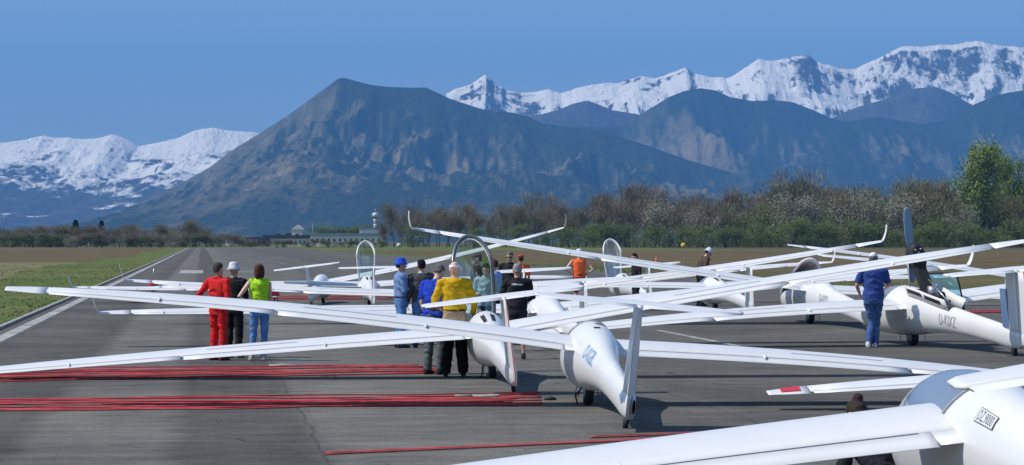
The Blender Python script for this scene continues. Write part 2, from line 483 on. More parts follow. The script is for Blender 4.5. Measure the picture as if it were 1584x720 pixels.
def snow_mat(name, line, soft=250., rockamt=.5):
    m = bpy.data.materials.new(name); m.use_nodes = True
    n = m.node_tree.nodes; l = m.node_tree.links; p = n['Principled BSDF']
    tc = n.new('ShaderNodeTexCoord'); v = tc.outputs['Object']
    sx = n.new('ShaderNodeSeparateXYZ'); l.new(v, sx.inputs[0])
    ge_ = n.new('ShaderNodeNewGeometry'); sn = n.new('ShaderNodeSeparateXYZ'); l.new(ge_.outputs['Normal'], sn.inputs[0])
    mp = n.new('ShaderNodeMapping'); mp.inputs['Scale'].default_value = (1, .6, .45); l.new(v, mp.inputs[0])
    a = nz(n, l, mp.outputs[0], .0018, 7, .68); b = nz(n, l, mp.outputs[0], .009, 6, .75)
    # snow line
    h = math_(n, l, 'ADD', sx.outputs[2], math_(n, l, 'MULTIPLY', math_(n, l, 'SUBTRACT', a, .5), 1700.))
    h = math_(n, l, 'ADD', h, math_(n, l, 'MULTIPLY', math_(n, l, 'SUBTRACT', b, .5), 1100.))
    hs = n.new('ShaderNodeMapRange'); hs.inputs[1].default_value = line - soft; hs.inputs[2].default_value = line + soft; l.new(h, hs.inputs[0])
    # rock: steep and noisy
    r = math_(n, l, 'ADD', sn.outputs[2], math_(n, l, 'MULTIPLY', math_(n, l, 'SUBTRACT', b, .5), 1.1))
    r = math_(n, l, 'ADD', r, math_(n, l, 'MULTIPLY', math_(n, l, 'SUBTRACT', a, .5), 1.2))
    rk = n.new('ShaderNodeMapRange'); rk.inputs[1].default_value = rockamt - .06; rk.inputs[2].default_value = rockamt + .06; l.new(r, rk.inputs[0])
    f = math_(n, l, 'MULTIPLY', hs.outputs[0], rk.outputs[0])
    rock = ramp(n, l, b, [(.3, (.035, .035, .035)), (.7, (.12, .11, .10))])
    x = mixc(n, l, f, rock, (.95, .91, .82))
    l.new(x, p.inputs['Base Color']); p.inputs['Roughness'].default_value = .9; p.inputs['Specular IOR Level'].default_value = 0
    bm = n.new('ShaderNodeBump'); bm.inputs['Strength'].default_value = 1.0; bm.inputs['Distance'].default_value = 90
    l.new(a, bm.inputs['Height'])
    bm2 = n.new('ShaderNodeBump'); bm2.inputs['Strength'].default_value = .9; bm2.inputs['Distance'].default_value = 30
    l.new(b, bm2.inputs['Height']); l.new(bm.outputs[0], bm2.inputs['Normal']); l.new(bm2.outputs[0], p.inputs['Normal'])
    return m
M1 = [(-60, 374), (130, 368), (152, 353), (165, 345), (200, 327), (250, 303), (290, 286), (333, 262), (373, 233), (413, 209), (453, 184), (489, 158), (516, 139), (530, 128.5), (538, 127), (556, 132), (578, 138), (605, 141), (640, 142), (662, 142), (678, 149), (700, 159), (731, 169), (758, 177), (784, 178), (811, 183), (838, 195), (878, 200), (922, 206), (980, 222), (1060, 250), (1150, 275), (1260, 300), (1400, 330), (1560, 355), (1660, 365)]
M2 = [(-60, 374), (600, 372), (700, 230), (784, 200), (840, 196), (878, 197), (922, 197), (953, 195), (980, 183), (1011, 165), (1035, 150), (1060, 140), (1085, 136), (1110, 140), (1130, 150), (1165, 156), (1200, 155), (1225, 157), (1260, 170), (1285, 182), (1305, 189), (1330, 185), (1360, 180), (1390, 186), (1425, 192), (1460, 187), (1500, 165), (1530, 152), (1553, 145), (1610, 136), (1660, 140)]
M3 = [(-60, 285), (31, 290), (70, 318), (110, 306), (145, 330), (200, 297), (225, 290), (284, 289), (330, 296), (600, 300), (700, 200), (790, 190), (811, 180), (840, 176), (868, 168), (887, 160), (909, 155), (927, 161), (949, 170), (985, 176), (1030, 190), (1200, 190), (1285, 184), (1330, 165), (1380, 150), (1420, 136), (1450, 134), (1475, 143), (1505, 160), (1560, 185), (1660, 200)]
M4 = [(-60, 230), (31, 222), (53, 216), (73, 211), (89, 215), (120, 216), (151, 216), (178, 210), (196, 215), (218, 227), (244, 223), (276, 216), (307, 202), (329, 199), (356, 203), (387, 204), (413, 209), (450, 220), (520, 240), (620, 250), (700, 260)]
M5 = [(560, 190), (640, 165), (678, 150), (700, 138), (727, 127), (744, 116), (751, 114), (762, 124), (784, 136), (807, 140), (833, 140), (851, 136), (869, 142), (900, 132), (927, 127), (962, 124), (993, 116), (1016, 121), (1047, 110), (1060, 104), (1075, 114), (1100, 120), (1122, 124), (1150, 109), (1172, 94), (1190, 96), (1215, 92), (1250, 86), (1265, 97), (1295, 105), (1325, 107), (1360, 90), (1400, 70), (1435, 71), (1470, 67), (1500, 64), (1525, 66), (1553, 71), (1610, 78), (1660, 85)]
range_mesh('mountain', M1, 14500, 5200, 3000, forest_mat('near_mountain', 1, (.030, .040, .016), (.25, .20, .105), .56, 1.1, 890.), rough=.42, spur=520., nu=760, nv=130, expo=1.02, seed=3, jag=1.2)
range_mesh('mountain', M2, 17300, 4200, 3000, forest_mat('middle_mountain', 5, (.026, .036, .016), (.26, .20, .11), .58, .9, 1030.), rough=.40, spur=800., nu=700, nv=110, expo=1.05, seed=9, jag=1.0)
range_mesh('mountain', M3, 18600, 3000, 2500, snow_mat('blue_foothill', 1500., 160., .55), rough=.3, spur=1500., nu=600, nv=80, expo=1.05, seed=13, jag=2.)
range_mesh('snowy_mountains', M4, 20300, 5500, 3500, snow_mat('snow_left', 455., 70., .73), rough=.42, spur=1500., nu=560, nv=130, expo=.85, jag=8, seed=21, x0=-60, x1=700)
range_mesh('snowy_mountains', M5, 20800, 6500, 3500, snow_mat('snow_right', 790., 100., .765), rough=.42, spur=1700., nu=800, nv=150, expo=.85, jag=9, seed=31, x0=560, x1=1660)

# haze: one box round everything
def haze():
    m = bpy.data.materials.new('haze_air'); m.use_nodes = True
    n = m.node_tree.nodes; l = m.node_tree.links; n.clear()
    out = n.new('ShaderNodeOutputMaterial'); pv = n.new('ShaderNodeVolumePrincipled')
    pv.inputs['Color'].default_value = (.16, .47, 1.0, 1)
    pv.inputs['Density'].default_value = 5.1e-5
    pv.inputs['Anisotropy'].default_value = 0.0
    l.new(pv.outputs[0], out.inputs['Volume'])
    mb = MB().box((0, 17500, 1550), (84000, 50000, 3104))
    o = mb.build('haze', m, smooth=False); o['kind'] = 'stuff'
    tag(o, 'thin blue haze in the air in front of the mountains', 'haze')
haze()
# ------------------------------------------------------------------ trees
BARK = mat('bark', (.085, .065, .048), .9, var=.4, vscale=3)
BARKG = mat('grey_bark', (.14, .12, .10), .9, var=.4, vscale=3)
def leafmat(name, c, c2, vs=.35):
    return mat(name, c, .85, var=.35, vscale=vs, c2=c2, spec=.15)
TW = {'bare': leafmat('brown_twigs', (.165, .135, .085), (.33, .28, .19)),
      'grey': leafmat('grey_twigs', (.20, .18, .135), (.37, .335, .255)),
      'olive': leafmat('budding_twigs', (.17, .155, .08), (.36, .33, .17)),
      'green': leafmat('shrub_leaves', (.12, .17, .055), (.25, .32, .11)),
      'fresh': leafmat('fresh_leaves', (.19, .26, .055), (.34, .42, .12)),
      'white': leafmat('white_blossom', (.21, .20, .13), (.50, .48, .37), 1.0),
      'fir': leafmat('fir_needles', (.014, .030, .016), (.03, .055, .028))}

def tree_proto(kind, seed):
    """unit-height tree: trunk with limbs and a crown of many small faces"""
    r = random.Random(seed)
    limbs = []; tk = MB()
    bare = kind in ('bare', 'grey', 'olive')
    fir = kind == 'fir'; pop = kind == 'fresh'
    pass; low = .02 if kind in ('green', 'white') else .2
    W = {'bare': .34, 'grey': .36, 'olive': .42, 'green': .55, 'fresh': .34, 'white': .45, 'fir': .26}[kind]
    nt = {'bare': 2, 'grey': 2, 'olive': 4, 'green': 5, 'fresh': 3, 'white': 4, 'fir': 1}[kind]
    for q in range(nt):
        bx = r.uniform(-.06, .06) * (nt > 1) * (1 + nt * .3); lean = bx * 2.2 + r.uniform(-.06, .06)
        pts = []; top = r.uniform(.75, .92)
        for i in range(6):
            f = i / 5
            pts.append((bx + lean * f + r.uniform(-.012, .012), r.uniform(-.02, .02) + r.uniform(-.05, .05) * f, top * f))
        rad = [.016 * (1 - .85 * i / 5) * (1.5 if kind == 'fir' else 1) for i in range(6)]
        tk.tube(pts, rad, 6)
        limbs.append((Vector(pts[-1]), Vector((lean * .3, 0, 1)), .2))
        if fir: continue
        for k in range(9):
            f = r.uniform(.25 if bare else .1, .9); i0 = int(f * 5); a = Vector(pts[i0]).lerp(Vector(pts[min(5, i0 + 1)]), f * 5 - i0)
            an = r.uniform(0, 6.28); out = r.uniform(.45, 1.0) * W * (1.15 - .6 * f)
            up = r.uniform(.12, .30) * (1.4 if bare or pop else .8)
            e = a + Vector((math.cos(an) * out, math.sin(an) * out, up))
            if e.z > .98: e.z = .98
            m1 = a.lerp(e, .5) + Vector((r.uniform(-.02, .02), r.uniform(-.02, .02), -.02))
            tk.tube([a, m1, e], [.007, .0045, .0015], 4)
            limbs.append((e, (e - m1).normalized(), r.uniform(.10, .17)))
            limbs.append((m1, (e - a).normalized(), r.uniform(.08, .14)))
    V = []; F = []
    def quad(c, d, w, n_):
        s_ = d.cross(n_)
        if s_.length < 1e-4: return
        s_ = s_.normalized() * w; i = len(V)
        V.extend([c - s_, c + s_, c + d + s_ * .4, c + d - s_ * .4]); F.append((i, i + 1, i + 2, i + 3))
    if fir:
        for k in range(3600):
            f = r.random() ** 1.3; z = .06 + .93 * f; wz = W * (1 - f) * (0.75 + .3 * math.sin(f * 40 + seed)) + .012
            an = r.uniform(0, 6.28); rr = wz * math.sqrt(r.random())
            c = Vector((math.cos(an) * rr, math.sin(an) * rr, z))
            d = Vector((math.cos(an), math.sin(an), r.uniform(-.5, .1))).normalized() * r.uniform(.02, .05)
            quad(c, d, .010, Vector((r.uniform(-1, 1), r.uniform(-1, 1), r.uniform(-1, 1))))
    else:
        N = {'bare': 2700, 'grey': 2300, 'olive': 3300, 'green': 4200, 'fresh': 9000, 'white': 3600}[kind]
        for k in range(N):
            c0, dr, rad = r.choice(limbs)
            v = Vector((r.gauss(0, 1), r.gauss(0, 1), r.gauss(0, .8)))
            c = c0 + v * rad * .55
            if c.z < low * .5: c.z = low * .5 + r.uniform(0, .15)
            if bare:
                d = (dr * .5 + Vector((r.gauss(0, .45), r.gauss(0, .45), .9 + r.gauss(0, .3)))).normalized() * r.uniform(.04, .095)
                quad(c, d, r.uniform(.0018, .0040), Vector((r.uniform(-1, 1), r.uniform(-1, 1), r.uniform(-.2, .5))))
                if kind == 'olive' and r.random() < .35:
                    quad(c + d, Vector((r.uniform(-1, 1), r.uniform(-1, 1), r.uniform(-1, 1))).normalized() * .014, .007, Vector((r.uniform(-1, 1), r.uniform(-1, 1), r.uniform(-1, 1))))
            else:
                sz = {'green': .020, 'fresh': .020, 'white': .016}[kind] * r.uniform(.6, 1.4)
                quad(c, Vector((r.uniform(-1, 1), r.uniform(-1, 1), r.uniform(-.6, 1))).normalized() * sz, sz * .5, Vector((r.uniform(-1, 1), r.uniform(-1, 1), r.uniform(-1, 1))))
        if kind in ('green', 'white', 'olive'):      # low skirt so that the shrub stands on the ground
            for k in range(1500):
                an = r.uniform(0, 6.28); rr = W * .8 * math.sqrt(r.random()); z = r.uniform(0, .35)
                c = Vector((math.cos(an) * rr, math.sin(an) * rr, z)); sz = .016 * r.uniform(.5, 1.3)
                if kind == 'olive': quad(c, Vector((r.gauss(0, .3), r.gauss(0, .3), 1)).normalized() * .06, .002, Vector((0, -1, 0)))
                else: quad(c, Vector((r.uniform(-1, 1), r.uniform(-1, 1), r.uniform(-.6, 1))).normalized() * sz, sz * .5, Vector((r.uniform(-1, 1), r.uniform(-1, 1), r.uniform(-1, 1))))
    cm = bpy.data.meshes.new('crown'); cm.from_pydata([tuple(v) for v in V], [], F); cm.update()
    cm.materials.append(TW[kind])
    tm = tk.mesh('trunk'); tm.materials.append(BARKG if kind in ('grey', 'white') else BARK)
    return tm, cm
PROTO = {k: [tree_proto(k, i * 31 + 5) for i in range(n)] for k, n in
         dict(bare=4, grey=2, olive=3, green=3, fresh=1, white=2, fir=2).items()}
SEEN = {}
def tree(px, top, d, kind, wide=1.0, name=None, label=None, group=None):
    h = (HOR - top) * d / FPX + CAMH
    nm = name or {'fir': 'conifer_tree', 'green': 'leafy_shrub', 'white': 'blossoming_tree', 'fresh': 'poplar_tree'}.get(kind, 'bare_tree')
    t = empty(nm, ((px - 792) * d / FPX, d, -.05), rnd.uniform(-.6, .6) + rnd.choice((0, math.pi)))
    w = h * wide * rnd.uniform(.92, 1.1)
    t.scale = (w, w, h)
    tm, cm = rnd.choice(PROTO[kind])
    for n_, me in (('trunk', tm), ('crown', cm)):
        o = bpy.data.objects.new(n_, me); col.objects.link(o); o.parent = t
    where = [w_ for lim, w_ in ((410, 'at the far left'), (600, 'near the far sheds'), (770, 'in the clump right of the striped tower'), (900, 'behind the raised winglets at centre'), (1060, 'above the orange cone'), (1180, 'above the man in brown'), (1300, 'around the tall grey tree'), (1420, 'left of the propeller'), (9999, 'right of the propeller')) if px < lim][0]
    L, C, Gp = {
        'bare': ('bare brown leafless tree in the wood ' + where, 'tree', 'bare brown trees ' + where),
        'grey': ('pale grey leafless tree in the wood ' + where, 'tree', 'pale grey trees ' + where),
        'olive': ('olive tinged budding tree in the wood ' + where, 'tree', 'budding olive trees ' + where),
        'green': ('low green bush at the wood edge ' + where, 'bush', 'green bushes ' + where),
        'white': ('tree covered in whitish blossom among the brown trees', 'tree', 'blossoming trees in the wood'),
        'fresh': ('tall light green poplar rising above the wood at far right', 'tree', None),
        'fir': ('dark conifer standing above the low bushes at left', 'tree', None)}[kind]
    tag(t, label or L, C, group if group is not None else (Gp if label is None else None))
    return t
ENV = [(590, 352), (603, 332), (620, 322), (700, 318), (745, 322), (762, 338), (775, 322), (800, 309), (830, 311), (870, 317), (900, 313), (940, 308), (980, 292), (1010, 296), (1040, 302), (1080, 302), (1130, 302), (1150, 318), (1180, 306), (1205, 292), (1255, 296), (1290, 302), (1330, 290), (1360, 290), (1390, 301), (1440, 286), (1480, 297), (1560, 292), (1640, 290)]
def env(x): return float(np.interp(x, [e[0] for e in ENV], [e[1] for e in ENV]))
x = 592.
while x < 1640:
    k = 'bare' if x < 1150 else rnd.choice(['bare', 'olive', 'olive', 'grey'])
    if 760 < x < 900 and rnd.random() < .4: k = 'grey'
    tree(x, env(x) + rnd.choice((-4, 0, 2, 6, 14)) + rnd.uniform(-2, 2), 1010 + rnd.uniform(-15, 25), k, .95 if x < 1150 else 1.05)
    x += rnd.uniform(17, 24)
x = 598.
while x < 1640:
    k = 'bare' if x < 1120 else rnd.choice(['olive', 'olive', 'bare', 'green'])
    tree(x, env(x) + rnd.uniform(12, 26), 965 + rnd.uniform(-12, 12), k, 1.1)
    x += rnd.uniform(19, 27)
x = 640.
while x < 1640:
    dens = .35 if x < 860 else 1
    if rnd.random() < dens:
        tree(x, rnd.uniform(342, 370) - (8 if x > 1130 else 0), 925 + rnd.uniform(-15, 15), 'green', 1.25)
    x += rnd.uniform(12, 22)
tree(1234, 273, 1015, 'grey', 1.05, label='tall rounded grey bare tree standing highest above the middle of the wood')
tree(1518, 232, 955, 'fresh', .62)
tree(1560, 250, 990, 'fresh', .5, label='second light green poplar partly behind the first at the frame edge')
for px_, tp, lab in ((1024, 308, 'white blossoming tree high in the brown wood above the orange cone'),
                     (1088, 322, 'rounded cream blossoming tree at the front of the wood, left of the tall grey tree'),
                     (1216, 294, 'large whitish blossoming tree directly below the tall grey bare tree'),
                     (1246, 302, 'slender whitish blossoming tree at the right foot of the tall grey tree'),
                     (1405, 300, 'whitish blossoming tree right behind the propeller tip'),
                     (1487, 318, 'broad blossoming tree in front of the poplar'),
                     (1318, 296, 'pale blossoming tree between the tall grey tree and the propeller')):
    tree(px_, tp, 945, 'white', .95, label=lab)
# left belt
for i, (px_, tp, w) in enumerate(((117, 340, .9), (157, 341, .8), (206, 348, .55))):
    tree(px_, tp, 1020, 'fir', w * 1.6, label=('broad dark conifer, leftmost of the three above the bushes', 'pointed dark conifer, middle one of the three above the bushes', 'narrow dark cypress, rightmost of the three conifers')[i])
LG = dict(bare=('low bare brown tree in the hedge line at the far left', 'bare trees in the left hedge line'),
          grey=('low pale grey bare tree in the hedge line at the far left', 'grey trees in the left hedge line'),
          olive=('low yellowish budding tree in the hedge line at the far left', 'budding trees in the left hedge line'),
          green=('small dark green bush under the hedge line at the far left', 'green bushes in the left hedge line'))
x = -20.
while x < 400:
    k = rnd.choice(['bare', 'grey', 'grey', 'olive', 'bare'])
    tp = rnd.uniform(351, 358) if x < 320 else rnd.uniform(362, 368)
    if x > 375: tp = 371
    tree(x, tp, 985 + rnd.uniform(-10, 20), k, 1.5, label=LG[k][0], group=LG[k][1])
    k2 = rnd.choice(['green', 'grey', 'bare', 'bare'])
    tree(x + 6, rnd.uniform(361, 368) if x < 370 else 373, 940, k2, 1.9, label=LG[k2][0], group=LG[k2][1])
    x += rnd.uniform(8, 12)
tree(283, 344, 975, 'bare', 1.35, label='wide rounded bare brown tree at the end of the left hedge line')
tree(300, 352, 980, 'bare', 1.5, label='second rounded bare tree right beside the wide one near the runway end')
for px_, tp, lab in ((108, 366, 'low blossoming bush below the leftmost conifer'), (267, 358, 'pale blossoming bush left of the wide rounded bare tree')):
    tree(px_, tp, 925, 'white', 1.6, label=lab)
for px_ in range(505, 572, 11):
    tree(px_, rnd.uniform(347, 356), 1500, 'green', 1.9, label='dark tree in the far clump behind the long shed', group='dark trees behind the long shed')
for px_ in range(418, 598, 8):
    tree(px_ + rnd.uniform(-3, 3), rnd.uniform(371, 377), 905, rnd.choice(['green', 'grey', 'grey', 'bare']), 2.0, label='low scrubby bush in front of the far sheds', group='scrub in front of the far sheds')

# ------------------------------------------------------------------ far buildings
WALLC = mat('cream_render', (.68, .64, .56), .9, var=.12, vscale=.4)
WALLB = mat('brick_wall', (.24, .17, .14), .9, var=.2, vscale=.4)
ROOFD = mat('dark_roof', (.06, .06, .07), .8, var=.3, vscale=.3)
ROOFG = mat('green_grey_roof', (.16, .24, .26), .7, var=.1, vscale=.3)
WIN = mat('dark_window', (.03, .035, .04), .15)
TWR = mat('tower_red', (.42, .22, .19), .7); TWW = mat('tower_white', (.75, .74, .72), .7)
def building(name, px0, px1, top, d, wallm, roofm, label, cat='building', gable=False, depth=14, flat=.6, rows=1, cols=6, base=0):
    x0, x1 = (px0 - 792) * d / FPX, (px1 - 792) * d / FPX
    h = (HOR - top) * d / FPX + CAMH
    b = empty(name, ((x0 + x1) / 2, d, 0)); w = x1 - x0
    wall_h = h * (.78 if gable else 1) - (0 if gable else flat)
    MB().box((0, depth / 2, wall_h / 2), (w, depth, wall_h)).build('wall', wallm, b, False)
    m = MB()
    if gable:
        e = .35
        m.add([(-w / 2 - e, -e, wall_h), (w / 2 + e, -e, wall_h), (0, -e, h), (-w / 2 - e, depth + e, wall_h), (w / 2 + e, depth + e, wall_h), (0, depth + e, h)],
              [(0, 1, 2), (3, 5, 4), (0, 2, 5, 3), (1, 4, 5, 2), (0, 3, 4, 1)])
        m.build('roof', WALLC if gable == 2 else roofm, b, False)
    else:
        m.box((0, depth / 2, wall_h + flat / 2), (w + .8, depth + .8, flat)); m.build('roof', roofm, b, False)
    for r_ in range(rows):
        for c_ in range(cols):
            wx = -w / 2 + w * (c_ + .5) / cols; wz = wall_h * (r_ + .55) / rows
            MB().box((wx, -.03, wz), (w / cols * .38, .08, wall_h / rows * .34)).build('window', WIN, b, False)
    tag(b, label, cat)
    return b
building('long_shed', 470, 590, 361, 1150, WALLC, ROOFG, 'long low shed with a flat green-grey roof below the striped tower', rows=1, cols=14, depth=30, flat=1.2)
building('row_building', 408, 474, 364, 1080, WALLC, ROOFD, 'low cream building with a dark roof left of the long shed', rows=1, cols=10, flat=1.4)
building('gabled_building', 452, 467, 348, 1250, WALLC, ROOFD, 'tall cream gabled building rising above the low dark roof', gable=2, rows=1, cols=1, depth=12)
building('brick_building', 374, 412, 367, 1060, WALLB, ROOFD, 'low brick building with cream patches at the runway end', rows=1, cols=5, flat=1.0)
building('white_hall', 556, 584, 353, 1300, TWW, ROOFG, 'white hall with a sloping front right under the striped tower', rows=1, cols=3, flat=.6)
for i, (a, b_, t_) in enumerate(((425, 437, 361), (440, 452, 360), (344, 356, 367), (512, 524, 357))):
    building('far_house', a, b_, t_, 1400, WALLC, ROOFD, ('small far house with a dark gable roof just left of the tall gabled building', 'small far house with a dark roof against the tall gabled building', 'small far house peeping over the bushes left of the runway end', 'small far house behind the middle of the long shed')[i], 'house', gable=1, rows=1, cols=2, depth=9)
t = empty('striped_tower', ((580.5 - 792) * 1350 / FPX, 1350, 0))
for i in range(9):
    z0 = 4 + i * 1.22
    MB().lathe([(.9, 0), (.9, 1.22)], (0, 0, z0), n=16).build('tower_band', TWW if i % 2 else TWR, t)
MB().lathe([(1.2, 0), (1.2, 4)], (0, 0, 0), n=16).build('tower_base', TWW, t)
MB().lathe([(1.4, 0), (1.5, 1.6), (1.0, 2.1)], (0, 0, 15), n=16).build('tower_top', TWW, t)
MB().tube([(0, 0, 17), (0, 0, 19.2)], .12, 6).build('mast', STEEL, t)
tag(t, 'tall red and white striped round tower above the far sheds', 'tower')
t = MB().lathe([(.55, 0), (.45, 8), (.1, 11)], (0, 0, 0), n=10).build('slender_spire', ROOFG)
t.location = ((484 - 792) * 1250 / FPX, 1250, 0); tag(t, 'slender pale spire right of the tall gabled building', 'spire')
# ------------------------------------------------------------------ gliders
def cr(tab, x):
    """smooth interpolation of a table ((x, v...)), x increasing"""
    X = [r[0] for r in tab]
    x = min(max(x, X[0]), X[-1])
    i = max(0, min(len(X) - 2, int(np.searchsorted(X, x, side='right')) - 1))
    h = X[i + 1] - X[i]; t = (x - X[i]) / h
    out = []
    for k in range(1, len(tab[0])):
        p1, p2 = tab[i][k], tab[i + 1][k]
        d = (p2 - p1) / h
        def slope(j):
            if j <= 0 or j >= len(X) - 1: return (tab[min(j + 1, len(X) - 1)][k] - tab[max(j - 1, 0)][k]) / (X[min(j + 1, len(X) - 1)] - X[max(j - 1, 0)])
            a = (tab[j][k] - tab[j - 1][k]) / (X[j] - X[j - 1]); b = (tab[j + 1][k] - tab[j][k]) / (X[j + 1] - X[j])
            return 0.0 if a * b <= 0 else 2 * a * b / (a + b)
        m1, m2 = slope(i), slope(i + 1)
        out.append((2 * t**3 - 3 * t**2 + 1) * p1 + (t**3 - 2 * t**2 + t) * h * m1 + (-2 * t**3 + 3 * t**2) * p2 + (t**3 - t**2) * h * m2)
    return out
#        y      half-w  top   bottom
FUS = [(-4.78, .020, .36, .20), (-4.6, .045, .42, .13), (-4.2, .080, .47, .12), (-3.6, .100, .54, .17), (-3.0, .118, .61, .22),
       (-2.4, .137, .68, .26), (-1.8, .165, .76, .28), (-1.3, .205, .85, .27), (-.9, .25, .94, .25), (-.5, .29, 1.01, .215), (-.1, .315, 1.06, .19),
       (.3, .325, 1.075, .18), (.7, .322, 1.06, .185), (1.1, .305, 1.0, .20), (1.5, .265, .89, .235), (1.8, .215, .78, .28), (2.05, .145, .68, .35), (2.2, .07, .59, .43), (2.27, .006, .52, .50)]
class Fuse:
    def __init__(s, sc_=1.0, back=.25, front=1.85):
        s.s = sc_; s.back = back; s.front = front
    def at(s, y, th, off=0.0):
        w, t, b = cr(FUS, y)
        zc = b + (t - b) * .50; hh = (t - b) / 2
        c, sn = math.cos(th), math.sin(th)
        e = .97 if math.cos(th) > 0 else .92
        x = (w + off) * math.copysign(abs(sn) ** e, sn); z = zc + (hh + off) * math.copysign(abs(c) ** e, c)
        return Vector((x * s.s, y * s.s, z * s.s))
    def yr(s, th):
        c = math.cos(min(abs(th), R(80))); return s.back + .42 * (1 - c) / (1 - math.cos(R(80)))
    def yf(s, th):
        c = math.cos(min(abs(th), R(80))); return s.front - .10 * (1 - c)

def foil(n=11, cut=.80, th=.14, camber=.025):
    """closed loop from upper cut round the nose to the lower cut, chord 1, x backwards"""
    def yt(x): return 5 * th * (.2969 * math.sqrt(x) - .126 * x - .3516 * x * x + .2843 * x**3 - .1036 * x**4)
    def yc(x): return camber * 4 * x * (1 - x)
    xs = [cut * (1 - math.cos(math.pi * i / (2 * n))) for i in range(n + 1)]
    up = [(x, yc(x) + yt(x)) for x in reversed(xs)]
    lo = [(x, yc(x) - yt(x)) for x in xs[1:]]
    return up + lo
def wedge(cut=.80, th=.14, camber=.025, defl=0.0):
    def yt(x): return 5 * th * (.2969 * math.sqrt(x) - .126 * x - .3516 * x * x + .2843 * x**3 - .1036 * x**4)
    c0 = cut + .003; yc = camber * 4 * c0 * (1 - c0)
    pts = [(c0, yc + yt(c0)), (.9, camber * 4 * .09 + yt(.9)), (1.0, .002), (1.0, -.002), (.9, camber * 4 * .09 - yt(.9)), (c0, yc - yt(c0))]
    ca, sa = math.cos(defl), math.sin(defl)
    return [(c0 + (x - c0) * ca + (z - yc) * sa, yc + (z - yc) * ca - (x - c0) * sa) for x, z in pts]

